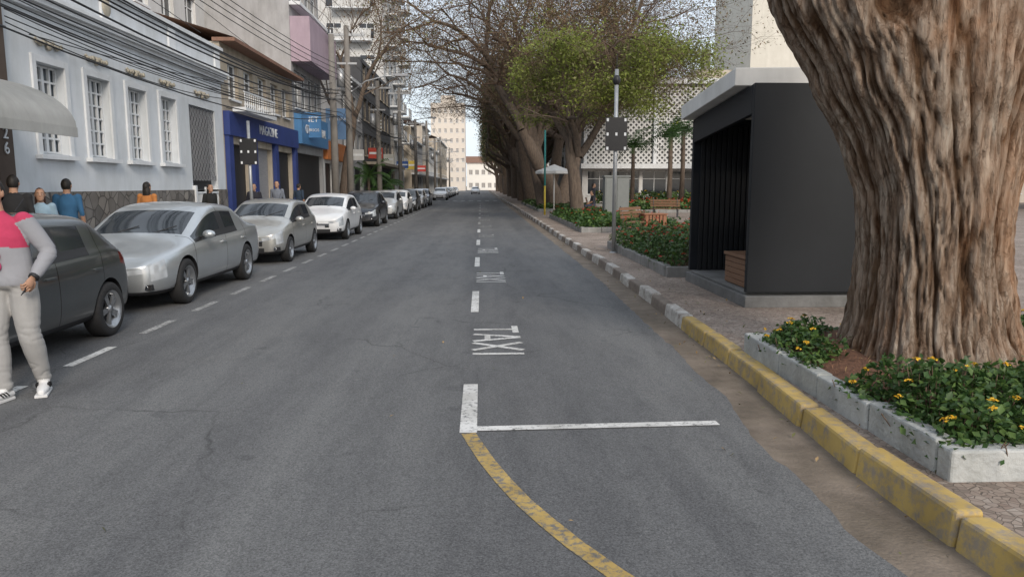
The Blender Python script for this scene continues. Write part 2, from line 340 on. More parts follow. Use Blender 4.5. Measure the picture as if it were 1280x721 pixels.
for i in range(9):
    rect(-6+i*.92,-5.55+i*.92,84,87.2,1)
mk.build('road_markings',[M['white_mark'],M['white_mark2'],M['yellow_mark']])
C=[(random.uniform(-3.5,2),random.uniform(3,16),.02) for _ in range(16)]+[(kx(yy)-abs(random.gauss(0,.16)),yy,.02) for yy in [random.uniform(2.5,24) for _ in range(130)]]+[(1.62,4.55,.02)]
C+=[(kx(yy)+.25+abs(random.gauss(0,.35)),yy,.15) for yy in [random.uniform(3,20) for _ in range(90)]]
place('fallen_leaves',leaf_mesh('fallen_leaves',C,.04,[M['straw'],M['leafB']],up=4,seed=3))

# ------------------------------------------------------------------ facades
def TL(xw): return lambda u,d,z:(xw+d,u,z)
def TF(yw): return lambda u,d,z:(u,yw-d,z)
def facade(b,T,u0,u1,z0,z1,ops,back=8,mw=0,mg=1,mf=2,depth=.18,roof=True,sides=True):
    us=sorted(set([u0,u1]+[o[0] for o in ops]+[o[1] for o in ops])); zs=sorted(set([z0,z1]+[o[2] for o in ops]+[o[3] for o in ops]))
    for a,c in zip(us,us[1:]):
        for e,f in zip(zs,zs[1:]):
            um=(a+c)/2; zm=(e+f)/2
            if any(o[0]<um<o[1] and o[2]<zm<o[3] for o in ops): continue
            b.add([T(a,0,e),T(c,0,e),T(c,0,f),T(a,0,f)],[(0,1,2,3)],mw)
    for o in ops:
        a,c,e,f=o[:4]; kind=o[4] if len(o)>4 else 'win'; dd=depth
        mm=o[5] if len(o)>5 else mg
        for q in ([(a,0,e),(a,-dd,e),(a,-dd,f),(a,0,f)],[(c,0,e),(c,-dd,e),(c,-dd,f),(c,0,f)],[(a,0,e),(c,0,e),(c,-dd,e),(a,-dd,e)],[(a,0,f),(c,0,f),(c,-dd,f),(a,-dd,f)]):
            b.add([T(*p) for p in q],[(0,1,2,3)],mw)
        b.add([T(a,-dd,e),T(c,-dd,e),T(c,-dd,f),T(a,-dd,f)],[(0,1,2,3)],mm)
        if kind=='win':
            w=.05
            for (p,q,r_,s_) in ((a,a+w,e,f),(c-w,c,e,f),(a+w,c-w,e,e+w),(a+w,c-w,f-w,f),((a+c)/2-w/2,(a+c)/2+w/2,e+w,f-w)): b.tbox(T,p,q,-dd+.005,-dd+.05,r_,s_,mf)
            zz=e+(f-e)*.66; b.tbox(T,a+w,c-w,-dd+.007,-dd+.045,zz,zz+.04,mf)
            b.tbox(T,a-.06,c+.06,.001,.08,e-.08,e-.003,mf)
    if sides:
        for u in (u0,u1): b.add([T(u,0,z0),T(u,-back,z0),T(u,-back,z1),T(u,0,z1)],[(0,1,2,3)],mw)
        b.add([T(u0,-back,z0),T(u1,-back,z0),T(u1,-back,z1),T(u0,-back,z1)],[(0,1,2,3)],mw)
    if roof: b.add([T(u0,0,z1),T(u1,0,z1),T(u1,-back,z1),T(u0,-back,z1)],[(0,1,2,3)],mw)

XW=-8.7; T=TL(XW)
e=grp('white_colonial_building')
cs=[15.75,17.62,19.53,21.42]
ops=[(c-.5,c+.5,2.38,4.15,'x') for c in cs]+[(22.95,25.1,.25,4.15,'x',4)]
b=MB(); facade(b,T,14.3,25.85,1.62,5.35,[o for o in ops[:-1]]+[(22.95,25.1,1.62,4.15,'x',4)],back=14,roof=False,depth=.22)
facade(b,T,14.3,25.85,5.35,6.15,[],back=14)
b.tbox(T,14.25,25.9,.003,.10,5.12,5.24,2); b.tbox(T,14.25,25.9,.003,.20,5.243,5.36,2); b.tbox(T,14.25,25.9,.003,.28,5.363,5.44,2)
b.tbox(T,14.25,25.9,-.25,.12,6.153,6.26,2)
for yy in (14.5,18.2,21.9,25.5): b.tbox(T,yy-.22,yy+.22,.003,.06,5.443,6.15,2)
for c in cs:
    b.tbox(T,c-.64,c-.503,.003,.05,2.36,4.29,2); b.tbox(T,c+.503,c+.64,.003,.05,2.36,4.29,2); b.tbox(T,c-.5,c+.5,.003,.05,4.153,4.29,2)
    b.tbox(T,c-.70,c+.70,.003,.14,2.27,2.357,2)
    for du in (-.48,-.25,-.02,.02,.25,.48): b.tbox(T,c+du-.022,c+du+.022,-.19,-.14,2.40,4.13,2)
    for i in range(7): b.tbox(T,c-.457,c+.457,-.185,-.15,2.40+i*.283,2.44+i*.283,2)
b.build('walls',[M['white'],mat('curtained_glass',(.20,.23,.26),(.07,.085,.10),scale=2.5,rough=.15,spec=.8),M['wtrim'],M['wtrim'],M['dark']],e)
b=MB(); b.tbox(T,14.3,22.95,-.3,.05,.1,1.618,0); b.tbox(T,25.1,25.85,-.3,.05,.1,1.618,0); b.build('stone_base',M['stone'],e)
b=MB()
def garland(b,u,z,s=1,m=0):
    b.ball(T(u,.04,z),.05,.09*s,.10*s,m,8,6)
    for sg in (-1,1):
        pts=[T(u+sg*(.08+.42*t)*s,.04,z+(.06*math.sin(t*9)+.02)*s) for t in [i/8 for i in range(9)]]
        b.tube(pts,[.035*s*(1-.5*i/8) for i in range(9)],6,m)
        for t in (.25,.5,.8): b.ball(T(u+sg*(.08+.42*t)*s,.05,z+.02*s),.035,.06*s,.045*s,m,7,5)
for c in cs: garland(b,c,4.52)
garland(b,24.0,4.52,1.2)
b.ball(T(18.2,.05,5.82),.05,.22,.22,0,10,8)
b.build('relief_ornaments',M['cream'],e)
b=MB()
for i in range(18):
    u=22.98+i*.125; b.tbox(T,u-.008,u+.008,-.06,-.04,1.9,4.13)
for i in range(-12,18):
    for sg in(1,-1):
        pA=(22.97+i*.25,1.9); p=[]
        for tt in np.linspace(0,2.25,24):
            u=pA[0]+sg*tt + (0 if sg>0 else 2.2); z=1.9+tt
            if 22.97<=u<=25.08: p.append((u,z))
        if len(p)>1: b.tube([T(p[0][0],-.05,p[0][1]),T(p[-1][0],-.05,p[-1][1])],.009,4)
b.build('iron_grille',flat('grille_paint',(.22,.23,.25),.5),e)
b=MB()
for i in range(22): b.tbox(T,22.97+i*.1,22.99+i*.1+.02,-.02,.0,.15,1.55)
b.tbox(T,22.95,25.1,-.03,.01,1.5,1.56); b.tbox(T,22.95,25.1,-.028,.012,.3,.35); b.tbox(T,22.9,23.02,-.05,.1,.12,1.75);b.tbox(T,24.0,24.12,-.05,.1,.12,1.7)
b.tbox(T,22.95,25.1,-.5,-.45,.12,1.62,1)
b.build('gate',[M['wtrim'],M['dark']],e)
e=grp('brown_shop_building'); b=MB()
facade(b,T,3,14.25,.1,8.2,[(9.5,12.6,.15,3.0,'x',3),(5,8,.15,3.0,'x',3),(6,7.5,4.6,6.2),(9.8,11.2,4.6,6.2)],back=12)
b.tbox(T,13.75,14.22,.003,.10,.1,8.0,4)
b.build('walls',[mat('brown_wall',(.13,.10,.085),(.09,.07,.06),scale=2,grime=.3),M['glass'],M['wtrim'],M['dark'],mat('brown_pilaster',(.10,.075,.06),(.07,.05,.04),scale=3)],e)
b=MB(); n=12; vs=[]
AH=.85; AZ=2.72
for i in range(n+1):
    t=i/n; d=1.75*math.sin(t*math.pi/2); z=AZ+AH*math.cos(t*math.pi/2)
    for u in (7.6,13.25): vs.append(T(u,.02+d,z))
b.add(vs,[(2*i,2*i+1,2*i+3,2*i+2) for i in range(n)],0,True)
for u in (7.6,13.25):
    base=[T(u,.02,AZ+AH),T(u,.02,AZ)]+[T(u,.02+1.75*math.sin(i/n*math.pi/2),AZ+AH*math.cos(i/n*math.pi/2)) for i in range(n,0,-1)]
    b.add(base,[tuple(range(len(base)))],0)
b.tbox(T,7.6,13.25,1.75,1.78,AZ-.15,AZ+.01,0)
b.build('awning',mat('awning_fabric',(.40,.40,.385),(.32,.32,.31),scale=3,rough=.8,grime=.2),e)
def text(name,s,size,loc,rot,m,parent,ext=.01):
    c=D.curves.new(name,'FONT'); c.body=s; c.size=size; c.extrude=ext; c.align_x='CENTER'; c.align_y='CENTER'
    o=D.objects.new(name,c); S.collection.objects.link(o)
    bpy.context.view_layer.update(); me=D.meshes.new_from_object(o.evaluated_get(bpy.context.evaluated_depsgraph_get()))
    D.objects.remove(o); me.materials.clear(); me.materials.append(m); q=D.objects.new(name,me); S.collection.objects.link(q); q.location=loc; q.rotation_euler=rot; q.parent=parent; return q
for i,ch in enumerate('126'): text('house_number',ch,.3,(XW+.12,13.98,2.95-.27*i),(R(90),0,R(90)),M['wtrim'],e)

e=grp('blue_shop_building'); b=MB()
ops=[(26.6+i*1.75,27.7+i*1.75,4.75,5.95) for i in range(5)]+[(26.6,28.6,.15,3.2,'x',3),(29.3,31.6,.15,3.2,'x',5),(32.3,34.9,.15,3.2,'x',3)]
facade(b,T,25.9,35.4,.1,6.5,ops,back=9)
b.tbox(T,25.9,35.4,.003,.22,3.45,4.25,4)
for u in (25.95,28.75,31.7,34.98): b.tbox(T,u,u+.42,.003,.16,.1,3.447,4)
b.tbox(T,25.8,35.5,-.2,.55,6.503,6.62,6)
b.tbox(T,26.2,30,.24,.7,4.253,4.4,2)
for i in range(16): b.tbox(T,26.25+i*.24,26.28+i*.24,.64,.67,4.4,4.9,2)
b.tbox(T,26.2,30,.63,.68,4.9,4.95,2)
vs=[T(25.8,.55,6.623),T(35.5,.55,6.623),T(35.5,-4,8.0),T(25.8,-4,8.0)]; b.add(vs,[(0,1,2,3)],6)
b.build('walls',[M['beige'],M['glass'],M['wtrim'],M['dark'],M['blue'],M['shutter'],M['roof']],e)
text('shop_sign','MAGAZINE',.5,(XW+.235,30.5,3.85),(R(90),0,R(90)),M['wtrim'],e)
e=grp('white_upper_building'); b=MB(); T2=TL(-12.5)
facade(b,T2,24,36,.1,13.5,[(26+i*2.4,27.2+i*2.4,z,z+1.4) for i in range(4) for z in (8.4,11.2)],back=8)
b.build('walls',[M['offw'],M['glass'],M['wtrim']],e)
e=grp('modern_office_building'); b=MB()
ops=[(35.7,41.5,.15,3.3,'x',3)]+[(35.9+i*1.42,37.1+i*1.42,z,z+1.7) for i in range(4) for z in (5.4,10.2,12.7)]
facade(b,T,35.45,41.7,.1,15.5,ops,back=10)
b.tbox(T,35.5,41.65,.003,.9,7.4,9.4,4)
b.tbox(T,35.6,41.6,.003,.35,3.7,5.1,5); b.tbox(T,35.5,41.7,.003,.5,9.9,10.05,2)
b.tbox(T,35.5,41.7,.003,.5,12.3,12.45,2)
b.build('walls',[M['gray'],M['glass'],M['wtrim'],M['dark'],M['pinkw'],M['lblue']],e)
text('shop_sign','OTICA CENTRAL',.6,(XW+.37,38.6,4.4),(R(90),0,R(90)),M['wtrim'],e)
e=grp('orange_shop_building'); b=MB()
facade(b,T,41.75,47.6,.1,5.2,[(42.2,44.4,.15,3.0,'x',3),(45,47.2,.15,3.0,'x',3)],back=10)
b.tbox(T,41.8,47.55,.003,.25,3.2,4.2,4); b.tbox(T,44.45,44.95,.003,.2,.1,3.19,4)
b.build('walls',[M['offw'],M['glass'],M['wtrim'],M['dark'],M['orange']],e)
e=grp('projecting_shop_sign',(0,0,0)); b=MB()
b.box(-8.65,-7.75,37.0,37.12,4.05,5.25,0); b.box(-8.7,-8.6,37.03,37.09,5.1,5.2,1); b.build('panel',[M['lblue'],M['galv']],e)
text('lettering','NET',.36,(-8.2,36.985,4.9),(R(90),0,0),M['wtrim'],e); text('lettering','CURSOS',.19,(-8.2,36.985,4.4),(R(90),0,0),M['wtrim'],e)
e=grp('projecting_shop_sign',(0,0,0)); b=MB()
b.box(-8.65,-7.35,42.6,42.72,4.3,6.0,0); b.box(-8.7,-8.6,42.63,42.69,5.1,5.2,1); b.build('panel',[flat('sign_blue',(.12,.22,.38)),M['galv']],e)
text('lettering','DENTISTA',.2,(-8.0,42.585,5.4),(R(90),0,0),M['wtrim'],e)
for (yy,z0_,w_,h_,c_) in ((50,3.4,.9,.7,(.5,.5,.5)),(58,3.8,1.1,.8,(.45,.06,.04)),(67,3.6,.9,.9,(.6,.6,.55)),(77,3.5,1.2,.7,(.05,.12,.35)),(88,3.6,1.1,1.0,(.6,.45,.08)),(101,3.6,1.2,.8,(.5,.06,.05))):
    e=grp('projecting_shop_sign'); b=MB(); b.box(-8.64,-8.64+w_,yy,yy+.12,z0_,z0_+h_,0); b.box(-8.72,-8.6,yy+.03,yy+.09,z0_+.2,z0_+.3,1); b.box(-8.56,-8.72+w_,yy-.012,yy-.002,z0_+h_*.4,z0_+h_*.6,2); b.build('panel',[flat('sign_face',c_),M['galv'],M['wtrim']],e)
e=grp('grey_building'); b=MB()
facade(b,T,47.65,55.8,.1,8.6,[(48.2+i*1.9,49.4+i*1.9,z,z+1.4) for i in range(4) for z in (3.9,6.3)]+[(48.3,51.3,.15,3,'x',3),(52,55.2,.15,3,'x',3)],back=10)
b.tbox(T,47.6,55.85,-.2,.3,8.603,8.8,2); b.build('walls',[M['gray'],M['glass'],M['wtrim'],M['dark']],e)
e=grp('dark_office_building'); b=MB()
facade(b,T,55.9,73,.1,11.0,[(56.6+i*2.3,58.4+i*2.3,z,z+1.6) for i in range(7) for z in (4.0,6.6,9.1)]+[(56.6,61,.15,3,'x',3),(62,66,.15,3,'x',3),(67,72,.15,3,'x',3)],back=12)
b.tbox(T,55.9,73,.003,1.3,3.3,3.5,2)
b.build('walls',[M['dgray'],M['glass'],M['beige'],M['dark']],e)
e=grp('apartment_tower'); b=MB(); TT=TL(-9.6); TFt=TF(75.95)
zs=[4+3*i for i in range(12)]
facade(b,TT,76,94,.1,40,[(78+i*4.2,80+i*4.2,z,z+1.5) for i in range(4) for z in zs],back=13)
facade(b,TFt,-22.6,-9.58,.1,40,[(-21.5+i*3.2,-20+i*3.2,z,z+1.5) for i in range(4) for z in zs],sides=False,roof=False,depth=.03)
for z in zs:
    for u in (77.5,83.5,89.5): b.tbox(TT,u,u+3,.003,1.2,z-.35,z-.2,2); b.tbox(TT,u,u+3,1.1,1.19,z-.2,z+.75,0)
    for u in (-21.8,-14.2): b.tbox(TFt,u,u+3.6,.03,1.2,z-.35,z-.2,2); b.tbox(TFt,u,u+3.6,1.1,1.19,z-.2,z+.75,0)
b.build('walls',[M['offw'],M['glass'],M['wtrim']],e)
rs=[(73.1,75.9,8.2,'beige2'),(94.1,99,9.0,'beige'),(99.1,112,7.4,'gray'),(112.1,126,10.5,'beige2'),(126.1,150,8,'offw'),(150.1,190,11,'beige')]
for a,c,h,mm in rs:
    e=grp('row_house'); b=MB(); n=int((c-a)/2.2)
    facade(b,T,a,c,.1,h,[(a+.6+i*2.2,a+1.7+i*2.2,4.1,5.6) for i in range(n)]+[(a+.5+i*3.4,a+2.6+i*3.4,.15,2.9,'x',3) for i in range(max(1,int((c-a)/3.5)))],back=10,sides=True)
    b.tbox(T,a,c,-.1,.35,h+.003,h+.16,2); b.tbox(T,a,c,.003,.9,3.15,3.3,2)
    vs=[T(a,.2,h+.17),T(c,.2,h+.17),T(c,-4,h+1.6),T(a,-4,h+1.6)]; b.add(vs,[(0,1,2,3)],4)
    b.build('walls',[M[mm],M['glass'],M['wtrim'],M['dark'],M['roof']],e)
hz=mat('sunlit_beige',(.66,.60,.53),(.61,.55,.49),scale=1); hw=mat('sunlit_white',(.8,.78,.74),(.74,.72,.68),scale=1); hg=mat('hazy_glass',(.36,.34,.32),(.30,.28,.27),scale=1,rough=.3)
e=grp('beige_apartment_tower'); b=MB()
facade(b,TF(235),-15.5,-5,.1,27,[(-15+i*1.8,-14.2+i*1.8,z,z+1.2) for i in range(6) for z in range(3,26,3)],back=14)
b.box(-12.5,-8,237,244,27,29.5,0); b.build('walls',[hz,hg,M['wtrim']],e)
e=grp('white_end_building'); b=MB()
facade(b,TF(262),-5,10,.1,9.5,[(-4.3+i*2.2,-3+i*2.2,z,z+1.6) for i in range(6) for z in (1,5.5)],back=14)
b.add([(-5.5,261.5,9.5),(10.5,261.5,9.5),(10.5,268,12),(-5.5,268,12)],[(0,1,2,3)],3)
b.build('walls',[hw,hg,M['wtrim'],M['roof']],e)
e=grp('lattice_facade_building'); b=MB(); YW=70; TX=TF(YW)
facade(b,TX,9.5,36,.1,3.6,[(10+i*2.6,12.3+i*2.6,.9,3.1) for i in range(9)],back=16,roof=False)
facade(b,TX,9.5,36,3.6,11.3,[],back=16)
b.tbox(TX,9.2,36.3,.003,1.3,3.3,3.75,2); b.tbox(TX,9.2,36.3,-.5,.9,11.0,11.5,2)
for u in (9.5,16,22.5,29): b.tbox(TX,u,u+.3,.005,.85,3.76,10.99,2)
b.tbox(TX,9.5,36,.004,.02,3.76,10.99,3)
b.build('walls',[M['offw'],M['glass'],M['wtrim'],mat('lattice_back',(.20,.21,.22),(.15,.16,.17),scale=1)],e)
b=MB(); sp=.5; u0,u1,z0,z1=9.8,36,3.8,10.95; H=z1-z0
for i in range(int(((u1-u0)+H)/sp)+1):
    a=u0-H+i*sp
    ua=max(a,u0); za=z0+(ua-a); ub=min(a+H,u1); zb=z0+(ub-a)
    if ub-ua>.2:
        for sg in (0,1):
            A=(ua,za,ub,zb) if sg==0 else (u0+u1-ua,za,u0+u1-ub,zb)
            p=Vector(TX(A[0],.45+.012*sg,A[1])); q=Vector(TX(A[2],.45+.012*sg,A[3])); d=(q-p); c=(p+q)/2
            n=Vector((-d.z,0,d.x)).normalized()
            b.obox(c,d/2,(0,.07,0),n*.075)
b.build('cobogo_lattice',M['offw'],e)
e=grp('cream_tower_building'); b=MB()
facade(b,TF(88),31.5,42,.1,42,[(40,41,z,z+1.3) for z in range(5,40,3)],back=14); b.build('walls',[mat('pale_cream_wall',(.60,.57,.51),(.54,.51,.45),scale=1,grime=.1),M['glass'],M['wtrim']],e)
e=grp('beige_side_building'); b=MB()
facade(b,TF(84),24,31.4,.1,14.5,[(25+i*2.1,26.3+i*2.1,z,z+1.4) for i in range(3) for z in range(5,13,3)],back=12); b.box(25.4,26.2,86,87,14.5,17,3)
b.build('walls',[M['beige'],M['glass'],M['wtrim'],M['conc']],e)
for (a,c,yy,h,mm) in ((10,24,98,11,'offw'),(36.4,60,69,9,'beige2'),(14,30,130,14,'beige'),(12,26,165,10,'offw'),(12,30,200,16,'beige2'),(40,70,40,8,'offw')):
    e=grp('plaza_side_building'); b=MB(); n=int((c-a)/2.6)
    facade(b,TF(yy),a,c,.1,h,[(a+.6+i*2.6,a+2+i*2.6,z,z+1.5) for i in range(n) for z in range(1,int(h)-2,3)],back=12); b.tbox(TF(yy),a-.2,c+.2,-.2,.3,h+.003,h+.25,2)
    b.build('walls',[M[mm],M['glass'],M['wtrim']],e)

# ------------------------------------------------------------------ kiosk
e=grp('black_shelter_kiosk'); b=MB()
x0,x1,y0,y1=3.53,5.75,9.65,12.45
def ztop(y): return 3.06-.235*(y-9.65)/2.8
def slab(b,xa,xb,ya,yb,zb_,off,m):
    vs=[(xa,ya,zb_),(xb,ya,zb_),(xb,yb,zb_),(xa,yb,zb_),(xa,ya,ztop(ya)+off),(xb,ya,ztop(ya)+off),(xb,yb,ztop(yb)+off),(xa,yb,ztop(yb)+off)]
    b.add(vs,[(0,3,2,1),(4,5,6,7),(0,1,5,4),(1,2,6,5),(2,3,7,6),(3,0,4,7)],m)
slab(b,x0,x1,y0,y0+.09,.33,0,0); slab(b,x0,x1,y1-.09,y1,.33,0,0); slab(b,x1-.09,x1,y0+.091,y1-.091,.33,-.001,0)
vs=[]
for (yy) in (y0+.091,y1-.091): vs+=[(x0,yy,ztop(yy)-.38),(x0+.07,yy,ztop(yy)-.38),(x0+.07,yy,ztop(yy)-.002),(x0,yy,ztop(yy)-.002)]
b.add(vs,[(0,1,2,3),(7,6,5,4),(0,4,5,1),(1,5,6,2),(2,6,7,3),(3,7,4,0)],0)
b.build('shell',M['black_metal'],e,bevel=.008)
b=MB()
for i in range(24):
    xx=x0+.12+i*.088
    b.box(xx,xx+.07,y1-.13,y1-.092,.33,2.7)
for i in range(28):
    yy=y0+.12+i*.092; b.box(x1-.13,x1-.092,yy,yy+.075,.33,2.72)
b.build('slat_panels',M['black_in'],e,bevel=.006)
b=MB(); b.box(x0-.03,x1+.03,y0-.05,y1+.05,.13,.29); b.box(x0+.02,x1-.1,y0+.1,y1-.1,.291,.33); b.build('concrete_base',mat('dark_concrete',(.20,.20,.20),(.12,.12,.12),scale=4,bump=.4,grime=.3),e,bevel=.012)
b=MB()
for i in range(5): b.box(x0+.12,x0+.16,y0+.12,y0+1.25,.34+i*.078,.34+i*.078+.072)
b.box(x0+.10,x0+.62,y0+.12,y0+1.27,.735,.78); b.box(x0+.161,x0+.6,y0+1.2,y0+1.24,.34,.733); b.build('bench_box',M['wood'],e,bevel=.005)
b=MB()
ya,yb=y0+.28,y1+.12
vs=[]
for yy in (ya,yb): vs+=[(x0-.17,yy,ztop(yy)+.02),(x1+.2,yy,ztop(yy)+.02),(x1+.2,yy,ztop(yy)+.29),(x0-.17,yy,ztop(yy)+.25)]
b.add(vs,[(0,1,2,3),(7,6,5,4),(0,4,5,1),(1,5,6,2),(2,6,7,3),(3,7,4,0)],0)
b.build('white_roof_slab',M['pwhite'],e,bevel=.01)

# ------------------------------------------------------------------ big near tree
def bark_hero():
    m=D.materials.new('fissured_bark'); nt,N,L,P=nodes_of(m); tc=N.new('ShaderNodeTexCoord')
    def mpv(st):
        mp=N.new('ShaderNodeMapping'); mp.inputs['Scale'].default_value=st; L.new(tc.outputs['Object'],mp.inputs[0]); return mp.outputs[0]
    def noi(sc,det,st,ro=.65,dist=.6):
        n=N.new('ShaderNodeTexNoise'); n.inputs['Scale'].default_value=sc; n.inputs['Detail'].default_value=det; n.inputs['Roughness'].default_value=ro; n.inputs['Distortion'].default_value=dist; L.new(mpv(st),n.inputs['Vector']); return n
    def ramp(i,p0,c0,p1,c1):
        r=N.new('ShaderNodeValToRGB'); e=r.color_ramp.elements; e[0].position=p0;e[1].position=p1;e[0].color=c0+(1,);e[1].color=c1+(1,); L.new(i,r.inputs[0]); return r
    def mix(bt,f,a,b_):
        x=N.new('ShaderNodeMixRGB'); x.blend_type=bt
        if isinstance(f,(int,float)): x.inputs[0].default_value=f
        else: L.new(f,x.inputs[0])
        L.new(a,x.inputs[1])
        if isinstance(b_,tuple): x.inputs[2].default_value=b_
        else: L.new(b_,x.inputs[2])
        return x.outputs[0]
    a=noi(5,10,(3,3,.30),.68).outputs[0]
    r=ramp(a,.26,(.085,.056,.040),.76,(.41,.365,.31)); q=r.color_ramp.elements.new(.42); q.color=(.20,.14,.10,1); q=r.color_ramp.elements.new(.56); q.color=(.30,.24,.19,1)
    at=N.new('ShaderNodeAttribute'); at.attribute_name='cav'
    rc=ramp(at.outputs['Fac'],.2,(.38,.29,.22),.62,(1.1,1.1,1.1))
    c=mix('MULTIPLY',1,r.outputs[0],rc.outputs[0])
    wn_=noi(2.2,6,(1.4,1.4,.6)); wv=N.new('ShaderNodeMixRGB'); wv.blend_type='ADD'; wv.inputs[0].default_value=.34; L.new(mpv((1,1,.10)),wv.inputs[1]); L.new(wn_.outputs['Color'],wv.inputs[2])
    v=N.new('ShaderNodeTexVoronoi'); v.feature='DISTANCE_TO_EDGE'; v.inputs['Scale'].default_value=12; L.new(wv.outputs[0],v.inputs['Vector'])
    pl=ramp(v.outputs['Distance'],.0,(.45,.36,.29),.14,(1,1,1)); c=mix('MULTIPLY',.42,c,pl.outputs[0])
    r3=ramp(noi(1.3,5,(1,1,.5)).outputs[0],.50,(0,0,0),.64,(.6,.6,.6))
    c=mix('MULTIPLY',r3.outputs[0],c,(1.15,.80,.56,1))
    L.new(c,P.inputs['Base Color']); P.inputs['Roughness'].default_value=.95; P.inputs['Specular IOR Level'].default_value=.12
    b0=N.new('ShaderNodeBump'); b0.inputs['Strength'].default_value=.6; b0.inputs['Distance'].default_value=.02; L.new(pl.outputs[0],b0.inputs['Height'])
    b=N.new('ShaderNodeBump'); b.inputs['Strength'].default_value=1; b.inputs['Distance'].default_value=.035; L.new(a,b.inputs['Height']); L.new(b0.outputs[0],b.inputs['Normal'])
    b2=N.new('ShaderNodeBump'); b2.inputs['Strength'].default_value=.7; b2.inputs['Distance'].default_value=.012; L.new(noi(30,5,(2,2,.8)).outputs[0],b2.inputs['Height']); L.new(b.outputs[0],b2.inputs['Normal'])
    L.new(b2.outputs[0],P.inputs['Normal']); return m
M['barkH']=bark_hero()
def lerp_tab(tab,z):
    for a,c in zip(tab,tab[1:]):
        if z<=c[0]:
            t=(z-a[0])/(c[0]-a[0]); t=t*t*(3-2*t)*.5+t*.5
            return [a[i]+(c[i]-a[i])*t for i in range(1,len(a))]
    return list(tab[-1][1:])
TY=6.0
tab=[(.10,2.98,4.85,.95),(.3,3.08,4.62,.82),(.7,3.16,4.42,.70),(1.2,3.19,4.34,.62),(1.65,3.14,4.36,.62),(2.07,2.98,4.47,.64),(2.56,2.68,4.72,.68),(3.15,2.34,5.05,.70),(3.7,2.1,5.3,.62),(4.1,2.15,5.3,.40)]
nz,nt_=240,320; vs=[];cav=[]
for i in range(nz):
    z=.10+4.0*i/(nz-1); xl,xr,ry=lerp_tab(tab,z); cx=(xl+xr)/2; rx=(xr-xl)/2
    for k in range(nt_):
        A=2*math.pi*k/nt_; c,s_=math.cos(A),math.sin(A)
        tw=A+.03*z
        big=noise.noise(Vector((math.cos(tw)*1.9,math.sin(tw)*1.9,z*.28+5)))
        w=.35*noise.noise(Vector((c*2,s_*2,z*1.3)))
        f1=noise.noise(Vector((math.cos(tw+w*.15)*4.5,math.sin(tw+w*.15)*4.5,z*.40)))
        f2=noise.noise(Vector((math.cos(tw)*13+w*2,math.sin(tw)*13,z*1.5+9)))
        f3=noise.noise(Vector((c*24,s_*24,z*4.2)))
        f4=noise.noise(Vector((c*50,s_*50,z*12)))
        r1=1-abs(f1)*2.2; r2=1-abs(f2)*2.4
        d=.09*big*(1+.8*max(0,.6-z))-.042*max(0,r1)**3-.028*max(0,r2)**4+.022*f3+.011*f4
        fl=max(0,.5-z)*.30*max(0,noise.noise(Vector((c*2.3+8,s_*2.3,0))))*2
        hol=0
        if s_<-.1:
            q=((cx+c*rx-3.02)/.17)**2+((z-3.12)/.20)**2
            hol=.30*math.exp(-q*1.3)
        vs.append((cx+c*(rx+d+fl),TY+s_*(ry+d+fl-hol),z))
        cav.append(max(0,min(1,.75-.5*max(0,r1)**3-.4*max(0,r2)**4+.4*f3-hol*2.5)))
fs=[(i*nt_+k,i*nt_+(k+1)%nt_,(i+1)*nt_+(k+1)%nt_,(i+1)*nt_+k) for i in range(nz-1) for k in range(nt_)]
fs.append(tuple((nz-1)*nt_+k for k in range(nt_)))
b=MB(); b.add(vs,fs,0,True); et=grp('large_street_tree')
tr=b.build('trunk',M['barkH'],et)
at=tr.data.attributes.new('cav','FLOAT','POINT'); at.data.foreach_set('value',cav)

def grow(b,leaf,p,d,r,L,lvl,maxl,rnd,P):
    seg=P.get('seg',5) if lvl<3 else 3
    pts=[p.copy()]; q=p.copy(); dd=d.copy(); wan=P['wander']*(1+.25*lvl); ok=P.get('ok'); zc=P.get('zc',1e9)
    for i in range(seg):
        dd=(dd+Vector((rnd.gauss(0,wan),rnd.gauss(0,wan),rnd.gauss(0,wan*.6)+P['up'][min(lvl,len(P['up'])-1)]))).normalized()
        nq=q+dd*(L/seg)
        if ok and lvl>=1 and not ok(nq):
            if nq.z>zc: dd=Vector((dd.x,dd.y,-.1)).normalized()
            else: dd=(dd+Vector((-nq.x*.08,-nq.y*.08,.6))).normalized()
            nq=q+dd*(L/seg)
            if not ok(nq) and lvl>=2: break
        q=nq; pts.append(q.copy())
    if len(pts)<3: return
    seg=len(pts)-1
    r1=r*P.get('taper',.62)
    n=[12,9,7,5,4,3,3,3][min(lvl,7)]
    b.tube(pts,[r+(r1-r)*i/seg for i in range(seg+1)],n,0 if lvl<3 else 1,cap=False)
    if lvl>=maxl-1:
        for t in pts[1:]: leaf.append((t,lvl))
    if lvl>=maxl: return
    nb=P['nb'][min(lvl,len(P['nb'])-1)]
    for i in range(nb):
        t=1.0 if i<2 else rnd.uniform(.35,.95)
        k=min(seg-1,int(t*seg)); fr=t*seg-k; pos=pts[k].lerp(pts[k+1],min(1,fr))
        ang=rnd.uniform(*P['ang']); az=rnd.uniform(0,6.28) if i>=2 else (rnd.uniform(0,3.14)+math.pi*i)
        ax=dd.orthogonal().normalized(); ax=Matrix.Rotation(az,3,dd)@ax
        nd=Matrix.Rotation(ang,3,ax)@dd
        grow(b,leaf,pos,nd.normalized(),r1*rnd.uniform(.62,.85) if i<2 else r1*rnd.uniform(.4,.65),L*rnd.uniform(*P['ls']),lvl+1,maxl,rnd,P)
